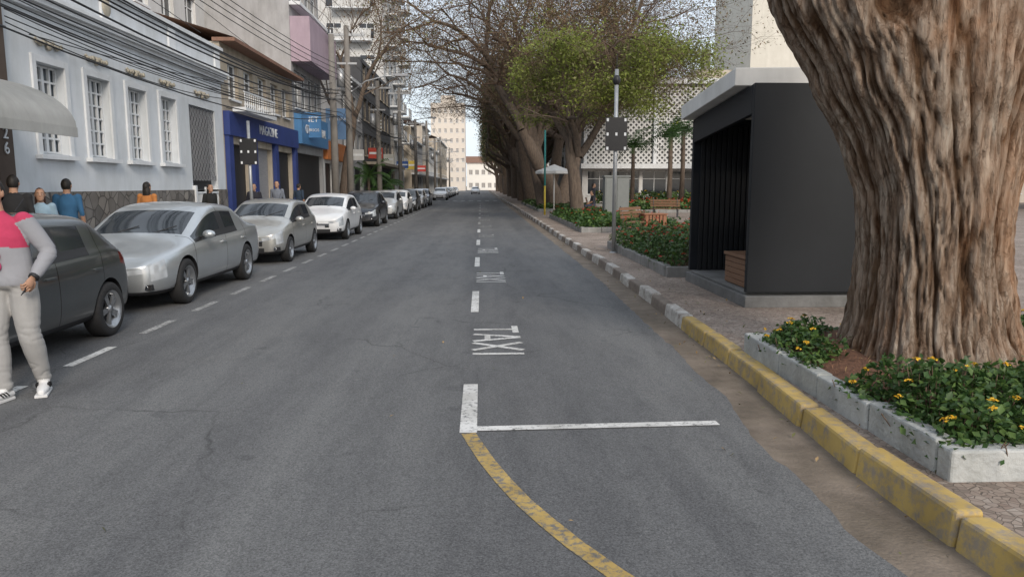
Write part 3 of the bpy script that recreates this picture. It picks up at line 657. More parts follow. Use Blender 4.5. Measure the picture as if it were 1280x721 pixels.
def make_tree(seed,stems,maxl,P,perleaf,lsz,lmats,spread=.35,aspect=.45,cull=0,cf=.35):
    rnd=random.Random(seed); b=MB(); leaf=[]
    for (p,d,r,L) in stems: grow(b,leaf,Vector(p),Vector(d).normalized(),r,L,0,maxl,rnd,P)
    bm_=b.mesh('limbs',[M['bark'],M['twig']])
    C=[]
    for (t,l) in leaf:
        if noise.noise(t*cf+Vector((seed,0,0)))<cull: continue
        for _ in range(perleaf): C.append((t.x+rnd.gauss(0,spread),t.y+rnd.gauss(0,spread),t.z+rnd.gauss(0,spread*.6)))
    lm=leaf_mesh('foliage',C,lsz,lmats,seed=seed,aspect=aspect) if C else None
    return bm_,lm
P0=dict(wander=.10,up=[.08,.06,.04],nb=[4,4,3,3],ang=(.35,.85),ls=(.62,.82),seg=5,ok=lambda q:q.z>4.2+.45*max(0,abs(q.x-3.8)-1)+.35*max(0,q.y-7) and q.y<17 and q.x>-5)
bmsh,lmsh=make_tree(5,[((3.0,6,3.3),(-.25,.1,1),.55,2.6),((4.5,6,3.4),(.35,-.05,1),.58,2.8),((3.8,6.3,3.5),(.05,.35,1),.45,3)],4,P0,4,.12,[M['leafB'],M['leafD']],spread=.35)
place('limbs',bmsh,et); place('foliage',lmsh,et)

P1=dict(wander=.12,up=[.03,.02,-.01,.0],nb=[5,4,4,4],ang=(.55,1.05),ls=(.72,.92),seg=5,zc=7.0,ok=lambda q:4.4+.08*math.hypot(q.x,q.y)<q.z<8.0 and -3.0<q.x<8.6)
bmsh,lmsh=make_tree(11,[((0,0,0),(.06,0,1),.36,3.7),((.02,0,3.0),(.7,.2,1),.2,2.6),((.0,0,3.0),(-.45,-.2,1),.18,2.0)],5,P1,6,.14,[M['leafA'],M['leafA'],M['leafB']],spread=.22,cull=.08,cf=.6)
e=grp('green_crowned_tree',(4.55,34.8,.1)); place('limbs',bmsh,e); place('foliage',lmsh,e)
P2=dict(wander=.13,up=[.03,.0,.0,.0],nb=[4,4,4,4,3],ang=(.42,.98),ls=(.72,.92),seg=5,taper=.66,zc=17,ok=lambda q:19>q.z>min(8.4,4.2+.55*math.hypot(q.x,q.y)) and -12<q.x<13)
st=[((-.5,0,0),(-.26,.05,1),.62,6.0),((.4,.3,0),(.26,.1,1),.6,6.2),((0,-.5,0),(.0,-.25,1),.55,6.0)]
bA,lA=make_tree(21,st,6,P2,4,.14,[M['leafC'],M['leafB'],M['leafC']],spread=.3,cull=-.02,cf=.25)
P4=dict(P2); P4['up']=[.03,.03,.02,.01]; P4['ls']=(.66,.86); P4['zc']=12; P4['ok']=lambda q:q.z>min(6,2.6+.6*math.hypot(q.x,q.y)) and -4.3<q.x<8 and q.z<14
bB,lB=make_tree(22,[((-.5,0,0),(-.18,.05,1),.62,6.0),((.4,.3,0),(.16,.1,1),.6,6.2),((0,-.5,0),(.0,-.2,1),.55,6.0)],5,P4,9,.26,[M['leafD'],M['leafB'],M['leafC']],spread=.6,cull=-.15,cf=.3)
for (yy,xx,rz,sc,kd) in ((50,4.9,0,1.0,'A'),(66,5.0,0,(1,-1,.95),'A'),(80,5.0,0,1.0,'B'),(95,4.9,0,(.95,-1,1),'B'),(112,5,0,1,'B'),(135,5,0,(1,-1,.9),'B'),(165,5.2,0,1,'B'),(200,5,0,1,'B')):
    e=grp('spreading_street_tree',(xx,yy,.1),rz); place('limbs',bA if kd=='A' else bB,e,scale=sc); place('foliage',lA if kd=='A' else lB,e,scale=sc)
for (xx,yy,rz,sc) in ((15,92,1,.7),(24,60,2,.5),(31,46,3,.5),(19,120,4,.9),(40,60,5,.8)):
    e=grp('plaza_tree',(xx,yy,.1),rz); place('limbs',bB,e,scale=sc); place('foliage',lB,e,scale=sc)
P3=dict(wander=.09,up=[.10,.10,.08,.05],nb=[4,4,3,3],ang=(.25,.6),ls=(.6,.8),seg=5)
b3,l3=make_tree(31,[((0,0,0),(0,0,1),.3,5.5)],5,P3,1,.12,[M['leafC']],cull=.1)
e=grp('bare_tree',(-8.0,43.5,.1)); place('limbs',b3,e); place('foliage',l3,e)

# ------------------------------------------------------------------ planting beds
def bed(name,x0,x1,y0,y1,zb,h,dens,lsz,mats,seed,kerb=True,flow=None,mask=None,fm='fl_r',fsz=.03,kerbm='planter_kerb',gap=.35):
    e=grp(name); rnd=random.Random(seed)
    if kerb:
        b=MB(); w=.13
        def run(xa,ya,xb,yb):
            L=math.hypot(xb-xa,yb-ya); n=max(1,int(L/.62)); ux,uy=(xb-xa)/L,(yb-ya)/L; nx_,ny_=-uy,ux
            for i in range(n):
                a=i*L/n+.006; c=(i+1)*L/n-.006; o=rnd.uniform(-.010,.010); zz=zb+.19+rnd.uniform(-.010,.010)
                P_=[(xa+ux*a+nx_*(o+s_*w/2),ya+uy*a+ny_*(o+s_*w/2)) for s_ in(-1,1)]+[(xa+ux*c+nx_*(o+s_*w/2),ya+uy*c+ny_*(o+s_*w/2)) for s_ in(1,-1)]
                b.add([(p[0],p[1],zb-.02) for p in P_]+[(p[0],p[1],zz) for p in P_],[(0,3,2,1),(4,5,6,7),(0,1,5,4),(1,2,6,5),(2,3,7,6),(3,0,4,7)])
        run(x0,y0+.07,x0,y1-.07); run(x0-.065,y0,x1,y0); run(x0-.065,y1,x1,y1); run(x1,y0+.07,x1,y1-.07)
        b.build('edging',M[kerbm],e,bevel=.016)
    nx=24;ny=24;vs=[]
    for j in range(ny+1):
        for i in range(nx+1):
            X=x0+.06+(x1-x0-.12)*i/nx; Y=y0+.06+(y1-y0-.12)*j/ny
            bz=.08+.05*noise.noise(Vector((X*2,Y*2,0)))
            if mask: bz+=mask(X,Y)[1]
            vs.append((X,Y,zb+bz))
    b=MB(); b.add(vs,[(j*(nx+1)+i,j*(nx+1)+i+1,(j+1)*(nx+1)+i+1,(j+1)*(nx+1)+i) for j in range(ny) for i in range(nx)],0,True); b.build('soil',M['soil'],e)
    C=[];st=MB();F=[]
    n=int(dens*(x1-x0)*(y1-y0)); tries=0
    while len(C)<n and tries<n*6:
        tries+=1
        X=rnd.uniform(x0-.03,x1+.02);Y=rnd.uniform(y0-.03,y1)
        dn=1.0; 
        if mask: dn=mask(X,Y)[0]
        cl=noise.noise(Vector((X*2.3,Y*2.3,seed)))+.5*noise.noise(Vector((X*6,Y*6,seed)))
        if rnd.random()>dn*(1 if cl>-.15 else gap): continue
        ed=min(X-x0,x1-X,Y-y0,y1-Y); hh=h*(.66+.42*cl)*min(1,.5+max(0,ed)*2.2)*(.4+.6*dn)
        t=rnd.random()**.55; C.append((X+rnd.gauss(0,.03),Y+rnd.gauss(0,.03),zb+.06+hh*t))
        if flow and t>.93 and rnd.random()<flow: F.append((X,Y,zb+.09+hh))
        if rnd.random()<.03: st.tube([(X,Y,zb),(X+rnd.gauss(0,.05),Y+rnd.gauss(0,.05),zb+.05+hh*.9)],.004,3,0,cap=False)
    if mask:
        lit=[]
        for _ in range(1300):
            X=rnd.uniform(x0+.1,x1-.1);Y=rnd.uniform(y0+.1,y1-.1)
            lit.append((X,Y,zb+.10+.05*noise.noise(Vector((X*2,Y*2,0)))+mask(X,Y)[1]+.01))
        place('leaf_litter',leaf_mesh('leaf_litter',lit,.05,[M['straw'],mat('needle_litter',(.22,.11,.06),(.12,.06,.035))],seed=seed+50,up=2,aspect=.2),e)
    place('foliage',leaf_mesh('foliage',C,lsz,mats,seed=seed,up=.5,aspect=.62),e)
    if st.f: st.build('stems',M['twig'],e)
    if F:
        fc=[]
        for f in F:
            for _ in range(16):
                a=rnd.uniform(0,6.28); rr=rnd.uniform(0,fsz); fc.append((f[0]+rr*math.cos(a),f[1]+rr*math.sin(a),f[2]+.02-rr*.5))
        place('flowers',leaf_mesh('flowers',fc,fsz*.75,[M[fm]],seed=seed,up=2,aspect=.8),e)
    return e
def mask1(X,Y):
    r=math.hypot((X-3.85)/1.0,(Y-6.0)/1.0)
    dn=0 if r<.92 else 1.0
    q=math.hypot((X-3.0)/.9,(Y-5.35)/.8)
    if q<.50: dn*=.04
    return dn,.16*math.exp(-((r-.8)**2)*3)
bed('flower_bed',2.62,6.4,3.85,6.95,.135,.46,3300,.055,[M['leafE'],M['leafE'],M['leafF']],1,flow=.04,mask=mask1,fm='fl_y',fsz=.028,gap=.6)
bed('flower_bed',3.35,6.4,13.0,19.2,.135,.86,800,.085,[M['leafE'],M['leafF'],M['leafE']],2,flow=.10,fm='fl_r',fsz=.04,kerbm='conc',gap=.7)
bed('flower_bed',3.5,7.0,25.5,37.5,.135,.65,260,.15,[M['leafE'],M['leafF'],M['leafE']],3,flow=.06,fm='fl_r',fsz=.05,kerbm='conc',gap=.6)
bed('flower_bed',3.6,7.2,46,66,.135,.5,60,.25,[M['leafE'],M['leafD']],4,kerbm='conc')
bed('flower_bed',8.5,20,44,48,.135,.85,110,.22,[M['leafE'],M['leafF']],5,flow=.4,fm='fl_r',fsz=.09,kerbm='conc')
bed('hedge',9,22,58,61,.135,1.3,90,.28,[M['leafE'],M['leafD'],M['leafF']],6,kerbm='conc',flow=.1,fm='fl_y',fsz=.1)
def palm(x,y,h,sc=1,name='palm_tree'):
    e=grp(name,(x,y,.12)); b=MB(); rnd=random.Random(int(x*10+y))
    b.tube([(0,0,0),(.05,0,h*.5),(.02,0,h)],[.14*sc,.11*sc,.10*sc],9); b.build('trunk',M['bark'],e)
    f=MB()
    for i in range(17):
        a=i*2.4+rnd.uniform(-.2,.2); el=rnd.uniform(.2,1.25); L=2.0*sc*rnd.uniform(.8,1.1)
        p=Vector((.02,0,h)); d=Vector((math.cos(a)*math.cos(el),math.sin(a)*math.cos(el),math.sin(el))); pts=[p.copy()]
        for j in range(8): p=p+d*L/8; d=(d+Vector((0,0,-.19))).normalized(); pts.append(p.copy())
        f.tube(pts,.015,3,0,cap=False)
        for j in range(1,9):
            t=(pts[j]-pts[j-1]).normalized(); sd=t.cross(Vector((0,0,1))).normalized()
            for s_ in (-1,1):
                for q in (0,.5):
                    o=pts[j-1].lerp(pts[j],q); tip=o+sd*s_*.5*sc*(1-.07*j)+t*.2+Vector((0,0,-.18)); f.add([o,o+t*.09,tip],[(0,1,2)],0)
    f.build('fronds',M['leafE'],e)
palm(13.2,52,5.0,1.5); palm(11.8,58,4.6,1.4); palm(16.5,50,3.6,1.4); palm(14.9,55,5.6,1.5); palm(-7.6,60,1.8,.8,'potted_palm'); palm(-7.7,57,1.3,.7,'potted_palm'); palm(-7.5,50,2.2,.9,'potted_palm')

# ------------------------------------------------------------------ street furniture
def signal(x,y,hpole,zs,board,yaw=0,bulb=True):
    e=grp('traffic_light',(x,y,.1),yaw); b=MB(); b.tube([(0,0,0),(0,0,hpole)],[.05,.045],12); b.tube([(0,0,0),(0,0,.06)],[.11,.10],12); b.build('pole',M['galv'],e)
    w,h=board; b=MB(); b.box(-w/2,w/2,-.09,-.07,zs-h/2,zs+h/2,0)
    b.box(-.14,.14,.06,.24,zs-h*.42,zs+h*.42,0); b.box(-.05,.05,-.069,-.046,zs-h*.3,zs-h*.25,2); b.box(-.05,.05,-.069,-.046,zs+h*.25,zs+h*.3,2)
    for i in (-1,0,1): 
        b.tube([(0,.242,zs+i*h*.27),(0,.39,zs+i*h*.27)],[.11,.12],12,0)
    for (a,c) in ((-w/2+.05,zs-h/2+.06),(w/2-.05,zs-h/2+.06),(-w/2+.05,zs+h/2-.06),(w/2-.05,zs+h/2-.06),(-w/2+.05,zs),(w/2-.05,zs),(0,zs)): b.box(a-.025,a+.025,-.098,-.091,c-.035,c+.035,1)
    b.build('signal_head',[M['black'],M['wtrim'],M['galv']],e)
    if bulb:
        b=MB(); b.ball((0,0,hpole-.25),.09,.09,.13,0); b.tube([(0,0,hpole-.1),(0,0,hpole+.35)],[.012,.008],6,0); b.build('control_sensor',M['black'],e)
signal(3.2,17.8,4.35,2.85,(.52,.78))
signal(-6.75,22.2,3.5,2.62,(.5,.75),bulb=False)
def upole(x,y,h,lamp=True,arm=True):
    e=grp('utility_pole',(x,y,.1)); b=MB(); b.tube([(0,0,0),(0,0,h)],[.19,.13],12); b.build('pole',M['concp'],e)
    b=MB()
    if arm:
        b.box(-.9,.9,-.05,.05,h-.5,h-.38,0); b.box(-.5,.5,-.13,-.06,h-1.9,h-1.8,0)
        for xx in (-.8,-.3,.3,.8): b.tube([(xx,0,h-.38),(xx,0,h-.2)],[.04,.025],8,1)
        for zz in (0,.22,.44,.66): b.tube([(.14,0,h-3.2+zz),(.22,0,h-3.2+zz)],[.04,.04],8,1)
        b.tube([(-.35,0,h-3),(-.35,0,h-2.1)],.2,12,0)
    b.build('crossarm',[M['galv'],M['wtrim']],e)
    if lamp:
        b=MB(); b.tube([(.1,0,h-3.3),(.9,0,h-2.7),(1.9,0,h-2.45),(2.5,0,h-2.4)],.035,8,0); b.box(2.4,3.05,-.14,.14,h-2.45,h-2.33,1); b.build('street_lamp_arm',[M['galv'],flat('lamp_housing',(.3,.31,.33),.4)],e)
for (yy,lp) in ((-.5,False),(35,False),(39,True),(50,False),(63,True),(78,False),(94,True),(110,False),(125,True),(160,True)): upole(-6.75,yy,9.6 if yy not in (35,50,78,110) else 8.4,lp,yy!=35)
w=MB(); ps=[-35,-.5,35.5,63,94,125,160,195]
rw=random.Random(4)
wires=[(-7.65,9.3,.0,.5),(-7.05,9.3,0,.55),(-6.45,9.3,0,.5),(-5.95,9.3,0,.6)]+[(-6.55,6.5+.22*i,0,.55+.05*i) for i in range(4)]+[(-6.6+rw.uniform(-.15,.15),rw.uniform(4.7,6.3),0,rw.uniform(.4,1.2)) for i in range(13)]
for (x,z,_,sag) in wires:
    for a,c in zip(ps,ps[1:]):
        if a>100 and z<6: continue
        pts=[(x,a+(c-a)*t,z+.1-sag*4*t*(1-t)*(c-a)/35) for t in [i/14 for i in range(15)]]
        w.tube(pts,.013 if z>6.3 else rw.choice([.010,.015,.021]),4,0,cap=False)
for (y0_,z0_,y1_,z1_) in ((35.2,6.2,24,5.0),(35.2,6.0,15,4.6),(35,6.4,29,6.1),(-.5,5.6,14.3,4.6),(-.5,6,18,5.05),(39,6.3,37,7),(39,6,44,5),(35,5.7,26,4.35),(-.5,7.5,24,6.4),(-.5,8,31,6.8)):
    pts=[(-6.7+(-8.6+6.7)*t,y0_+(y1_-y0_)*t,z0_+(z1_-z0_)*t-.6*4*t*(1-t)*.6) for t in [i/12 for i in range(13)]]; w.tube(pts,.011,4,0,cap=False)
for (z,s) in ((4.72,.12),(4.85,.2),(4.62,.25)):
    pts=[(-8.42,14+12*t,z-s*4*t*(1-t)) for t in [i/12 for i in range(13)]]; w.tube(pts,.012,4,0,cap=False)
w.build('overhead_wires',M['black'])
e=grp('utility_cabinet',(5.55,30.6,.13)); b=MB(); b.box(-.5,.5,-.3,.3,.1,1.95); b.box(-.54,.54,-.34,.34,1.953,2.02); b.box(-.46,.46,-.28,.28,0,.098); b.box(-.46,-.01,-.32,-.301,.18,1.9);b.box(.01,.46,-.32,-.301,.18,1.9); b.box(-.05,-.03,-.345,-.32,.95,1.1); b.build('cabinet_body',flat('cabinet_grey',(.17,.18,.175),.55),e,bevel=.01)
def bench(x,y,rz,name='park_bench'):
    e=grp(name,(x,y,.13),rz); b=MB()
    for i in range(4): b.box(-.75,.75,-.25+i*.125,-.15+i*.125,.42,.455)
    for i in range(3): b.box(-.75,.75,.27+i*.03,.30+i*.03,.55+i*.13,.65+i*.13)
    b.build('slats',M['wood'],e)
    b=MB()
    for xx in (-.6,.6): b.box(xx-.03,xx+.03,-.25,.25,.38,.419); b.box(xx-.03,xx+.03,-.25,-.2,0,.38); b.box(xx-.03,xx+.03,.2,.25,0,.38); b.tube([(xx,.24,.4),(xx,.29,.6),(xx,.38,.95)],.02,6)
    b.build('frame',M['iron'],e)
bench(5.2,24.3,.9); bench(6.3,42,1.4); bench(9.5,38,2.8)
e=grp('wooden_planter_box',(5.75,24.6,.13)); b=MB()
for i in range(6):
    a=-.33+i*.115
    b.box(a,a+.085,-.36,-.33,.05,.66); b.box(a,a+.085,.33,.36,.05,.66); b.box(-.36,-.33,a,a+.085,.05,.66); b.box(.33,.36,a,a+.085,.05,.66)
b.box(-.39,.39,-.39,.39,.665,.70); b.box(-.32,.32,-.32,.32,0,.62,1); b.build('slats',[mat('red_wood',(.30,.14,.08),(.2,.09,.05),scale=4),M['dark']],e)
e=grp('white_parasol_stand',(4.3,44,.13)); b=MB(); b.tube([(0,0,0),(0,0,2.7)],.04,8)
vs=[(0,0,2.85)]+[(1.1*math.cos(i*math.pi/4),1.1*math.sin(i*math.pi/4),2.45) for i in range(8)]+[(1.1*math.cos(i*math.pi/4),1.1*math.sin(i*math.pi/4),2.3) for i in range(8)]
b.add(vs,[(0,1+i,1+(i+1)%8) for i in range(8)]+[(1+i,9+i,9+(i+1)%8,1+(i+1)%8) for i in range(8)],0); b.build('canopy_and_post',M['pwhite'],e)
e=grp('bus_stop_post',(3.5,41,.13)); b=MB(); b.tube([(0,0,0),(0,0,1.6)],.05,8,1); b.tube([(0,0,1.6),(0,0,4.6)],.05,8,0); b.build('post',[flat('teal_paint',(.05,.30,.28),.5),flat('yellow_paint',(.6,.45,.05),.5)],e)

# ------------------------------------------------------------------ cars
SED=[(0,.60,.58,.58,0,'H'),(.06,.70,.655,.73,0,'H'),(.30,.79,.735,.865,0,''),(.80,.88,.82,.91,0,''),(1.30,.965,.90,.92,0,'W'),(2.08,1.41,.93,.92,1,'G'),(2.62,1.47,.94,.92,1,'P'),(2.70,1.47,.94,.92,1,'G'),(3.42,1.435,.96,.92,1,'C'),(3.60,1.40,.965,.92,1,'R'),(4.18,1.09,.99,.90,0,''),(4.62,1.065,.98,.88,0,'T'),(4.87,1.0,.93,.80,0,'T'),(4.93,.80,.76,.70,0,'')]
HAT=[(0,.62,.60,.54,0,'H'),(.06,.745,.70,.69,0,'H'),(.28,.85,.785,.815,0,''),(.66,.95,.87,.85,0,''),(1.0,1.03,.93,.86,0,'W'),(1.70,1.41,.96,.86,1,'G'),(2.20,1.47,.975,.86,1,'P'),(2.28,1.47,.98,.86,1,'G'),(2.98,1.45,1.0,.86,1,'C'),(3.22,1.42,1.01,.85,1,'R'),(3.66,1.10,1.0,.82,0,'T'),(3.82,.98,.90,.80,0,'T'),(3.90,.75,.71,.74,0,''),(3.92,.60,.57,.68,0,'')]
def paint(name,c,metal,seams,rough=.28):
    m=D.materials.new(name); nt,N,L,P=nodes_of(m); tc=N.new('ShaderNodeTexCoord'); sp=N.new('ShaderNodeSeparateXYZ'); L.new(tc.outputs['Object'],sp.inputs[0])
    def mt(op,a,b_=None,c_=None):
        n=N.new('ShaderNodeMath'); n.operation=op
        for i,v in enumerate((a,b_,c_)):
            if v is None: continue
            if isinstance(v,(int,float)): n.inputs[i].default_value=v
            else: L.new(v,n.inputs[i])
        return n.outputs[0]
    acc=None
    for s_ in seams:
        q=mt('COMPARE',sp.outputs[0],s_,.007); acc=q if acc is None else mt('MAXIMUM',acc,q)
    acc=mt('MULTIPLY',acc,mt('GREATER_THAN',sp.outputs[2],.30)); acc=mt('MULTIPLY',acc,mt('GREATER_THAN',mt('ABSOLUTE',sp.outputs[1]),.6))
    n=N.new('ShaderNodeTexNoise'); n.inputs['Scale'].default_value=3; n.inputs['Detail'].default_value=6; L.new(tc.outputs['Object'],n.inputs['Vector'])
    r=N.new('ShaderNodeValToRGB'); r.color_ramp.elements[0].position=.3;r.color_ramp.elements[1].position=.7; r.color_ramp.elements[0].color=tuple(x*.88 for x in c)+(1,); r.color_ramp.elements[1].color=c+(1,); L.new(n.outputs[0],r.inputs[0])
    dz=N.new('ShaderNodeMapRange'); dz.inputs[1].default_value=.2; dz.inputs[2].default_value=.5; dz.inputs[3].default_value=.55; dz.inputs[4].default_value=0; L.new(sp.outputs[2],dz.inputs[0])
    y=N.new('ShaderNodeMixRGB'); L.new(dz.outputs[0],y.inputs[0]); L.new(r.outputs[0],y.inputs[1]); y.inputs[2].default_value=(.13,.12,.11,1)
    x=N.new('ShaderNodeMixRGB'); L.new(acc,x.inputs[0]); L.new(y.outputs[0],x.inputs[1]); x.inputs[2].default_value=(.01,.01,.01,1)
    L.new(x.outputs[0],P.inputs['Base Color']); P.inputs['Metallic'].default_value=metal; P.inputs['Roughness'].default_value=rough; P.inputs['Coat Weight'].default_value=.8; P.inputs['Coat Roughness'].default_value=.06
    return m
def wheel_mesh(r,spokes=5,w=.2):
    b=MB()
    b.lathe([(-w/2,r*.62),(-w/2,r*.93),(-w*.4,r),(w*.4,r),(w/2,r*.93),(w/2+.005,r*.70),(w/2-.01,r*.66),(w/2-.015,r*.60),(w/2-.09,r*.58),(w/2-.10,.02)],32,mats=[0,0,0,0,0,1,1,1,2])
    for i in range(spokes):
        a=2*math.pi*i/spokes
        for da in (-.13,.13):
            d=Vector((math.cos(a+da),0,math.sin(a+da))); n=Vector((-math.sin(a),0,math.cos(a)))
            b.obox(Vector((0,w/2-.035,0))+d*r*.36,d*r*.27,(0,.012,0),n*r*.055,1)
    b.tube([(0,w/2-.09,0),(0,w/2-.01,0)],[r*.17,r*.13],14,1)
    return b.mesh('wheel',[M['rubber'],M['rim'],M['black']])
ncar=[0]
def car(tpl,L,Wd,H,col,metal,loc,wr=.32,wf=None,wrr=None,seams=(),name='parked_car',rotz=-math.pi/2,spokes=5,grille='bars'):
    ncar[0]+=1
    L0=tpl[-1][0]; W0=max(t[3] for t in tpl)*2; H0=1.47
    sx=L/L0; sy=Wd/W0; sz=H/H0
    e=grp(name,loc,rotz)
    rows=[]
    for (x,zt,zb,w_,cab,fl) in tpl:
        x*=sx; zt*=sz; zb*=sz; w_*=sy
        end=min(x,L-x); bz=.19+ (.05 if end<.15 else 0)
        z3=.29+.40*(zb-.29); z4=.29+.80*(zb-.29)
        if cab:
            wt=w_*.76
            p=[(0,bz),(w_*.8,bz),(w_*.965,.27),(w_*1.0,z3),(w_*.985,z4),(w_*.955,zb),(w_*.925,zb+.02),(wt+.035,zt-.10),(wt-.035,zt-.035),(wt*.5,zt-.005),(0,zt+.008)]
        else:
            p=[(0,bz),(w_*.8,bz),(w_*.965,.27),(w_,z3),(w_*.985,z4),(w_*.955,zb),(w_*.925,zb+.012),(w_*.89,zb+.022),(w_*.78,zb+(zt-zb)*.6),(w_*.45,zt-.008),(0,zt)]
        rows.append((x,p))
    vs=[]
    for (x,p) in rows:
        for (yy,zz) in p: vs.append((-x,yy,zz))
        for (yy,zz) in p[9:0:-1]: vs.append((-x,-yy,zz))
    b=MB(); n=20; ns=len(rows)
    fs=[];ms=[]
    for i in range(ns-1):
        fl=tpl[i][5]
        for j in range(20):
            bd=j if j<10 else 19-j; m=0
            if bd<=1: m=2
            if fl in('G','W') and bd==6: m=1
            if fl=='P' and bd==6: m=2
            if fl in('W','R') and bd>=8: m=1
            if fl in 'GPW' and fl and bd==5: m=2
            if fl=='H' and bd==4: m=3
            if fl=='H' and bd==3 and i==1: m=3
            if fl=='T' and bd==4: m=4
            if fl=='T' and bd==3 and i==ns-3: m=4
            j2=(j+1)%20
            fs.append((i*n+j,(i+1)*n+j,(i+1)*n+j2,i*n+j2)); ms.append(m)
    mir=lambda k: k if k in(0,10) else 20-k
    for end,base in ((0,0),(1,(ns-1)*n)):
        for k_ in range(10):
            q=[k_,k_+1,mir(k_+1),mir(k_)]; q2=[]
            for t in q:
                if t not in q2: q2.append(t)
            m=2 if k_<=1 else 0
            if end==0 and k_==3: m=2
            f=tuple(base+t for t in q2)
            if end==1: f=f[::-1]
            fs.append(f); ms.append(m)
    b.v=vs; b.f=fs; b.m=ms; b.s=[True]*len(fs)
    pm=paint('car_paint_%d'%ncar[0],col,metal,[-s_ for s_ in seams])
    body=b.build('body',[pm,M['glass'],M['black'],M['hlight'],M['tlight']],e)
    ss=body.modifiers.new('s','SUBSURF'); ss.levels=2; ss.render_levels=2
    cut=[]
    for xa in (-wf,-wrr):
        for sg in (-1,1):
            c=MB(); c.tube([(xa,sg*(Wd/2-.30),wr),(xa,sg*(Wd/2+.3),wr)],wr+.055,28,2,smooth=False); me=c.mesh('c',[M['black']]*3)
            co_=D.objects.new('cut',me); S.collection.objects.link(co_); co_.parent=e; cut.append(co_)
            bo=body.modifiers.new('b','BOOLEAN'); bo.object=co_; bo.operation='DIFFERENCE'; bo.solver='EXACT'
    bpy.context.view_layer.update(); me=bake(body)
    for c in cut: D.objects.remove(c)
    me.polygons.foreach_set('use_smooth',[True]*len(me.polygons)); me.set_sharp_from_angle(angle=R(38))
    wm=wheel_mesh(wr,spokes)
    for xa in (-wf,-wrr):
        for sg in (-1,1):
            o=place('wheel',wm,e,(xa,sg*(Wd/2-.115),wr)); o.rotation_euler=(0,random.random()*3,0 if sg>0 else math.pi)
    d=MB()
    fh=tpl[0][2]*sz
    d.box(-.05,.004,-.26,.26,.40,.51,2)
    for i in range(3 if grille=='bars' else 1): d.box(-.04,.010,-.40*sy,.40*sy,fh-.075+i*-.035,fh-.058+i*-.035,1)
    d.box(-.05,.015,-.055,.055,fh-.10,fh-.03,1)
    d.box(-.06,.008,-.42*sy,.42*sy,.26,.37,0)
    for sg in(-1,1):
        d.box(-.22,-.055,sg*.66*sy-.08,sg*.66*sy+.08,.31,.39,0); d.tube([(-.12,sg*.66*sy,.35),(-.05,sg*.66*sy,.35)],[.035,.035],10,1)
        xm=-(tpl[4][0]*sx+.32); zm=.985*sz
        d.ball((xm,sg*(Wd/2+.07),zm),.075,.10,.065,3,12,8); d.tube([(xm,sg*(Wd/2-.07),zm-.05),(xm,sg*(Wd/2+.05),zm-.02)],.02,6,0)
        d.box(xm-.075,xm-.06,sg*(Wd/2+.07)-.075,sg*(Wd/2+.07)+.075,zm-.045,zm+.045,4)
        for s_ in seams[1:3]:
            d.box(-s_+.06,-s_+.24,sg*(Wd/2*.985)-.02,sg*(Wd/2*.985)+.022,.80*sz,.825*sz,3)
    d.box(-L+.02-.0,-L+.06,-.26,.26,.55*sz,.66*sz,2)
    d.tube([(-(tpl[8][0]*sx),0,1.46*sz),(-(tpl[8][0]*sx)-.18,0,1.60*sz)],.006,5,0)
    xw=-(tpl[4][0]*sx); zc=tpl[4][1]*sz
    for yy in (-.45,.12): d.tube([(xw-.0,yy,zc+.015),(xw-.22,yy+.42,zc+.155)],.009,4,0)
    d.build('trim',[M['black'],M['chrome'],M['plate'],pm,M['glass']],e,bevel=.004)
    return e
ss_=(1.28,2.66,3.72)
sh=(1.02,2.24,3.16)
GY=.006
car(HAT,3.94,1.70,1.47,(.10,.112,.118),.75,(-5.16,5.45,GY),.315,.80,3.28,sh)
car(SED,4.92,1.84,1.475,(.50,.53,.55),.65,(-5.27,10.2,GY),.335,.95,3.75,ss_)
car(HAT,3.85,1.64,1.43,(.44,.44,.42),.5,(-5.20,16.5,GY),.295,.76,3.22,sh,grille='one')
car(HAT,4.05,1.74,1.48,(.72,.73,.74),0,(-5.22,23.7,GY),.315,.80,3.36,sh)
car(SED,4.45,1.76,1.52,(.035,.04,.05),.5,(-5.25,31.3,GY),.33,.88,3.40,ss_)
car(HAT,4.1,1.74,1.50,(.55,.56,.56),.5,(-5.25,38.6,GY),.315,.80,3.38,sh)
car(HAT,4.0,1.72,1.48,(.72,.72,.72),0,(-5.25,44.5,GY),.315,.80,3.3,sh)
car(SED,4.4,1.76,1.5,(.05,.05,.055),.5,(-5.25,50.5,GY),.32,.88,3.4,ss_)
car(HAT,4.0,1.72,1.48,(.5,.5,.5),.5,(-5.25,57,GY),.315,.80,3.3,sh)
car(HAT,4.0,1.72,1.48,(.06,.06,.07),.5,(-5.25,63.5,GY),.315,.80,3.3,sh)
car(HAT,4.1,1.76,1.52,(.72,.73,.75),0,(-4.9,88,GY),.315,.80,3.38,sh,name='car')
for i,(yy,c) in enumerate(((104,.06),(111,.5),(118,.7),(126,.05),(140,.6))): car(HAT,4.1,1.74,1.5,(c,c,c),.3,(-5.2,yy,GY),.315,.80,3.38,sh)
car(HAT,4.1,1.74,1.5,(.7,.7,.7),.0,(-1.2,150,GY),.315,.80,3.38,sh,name='car')

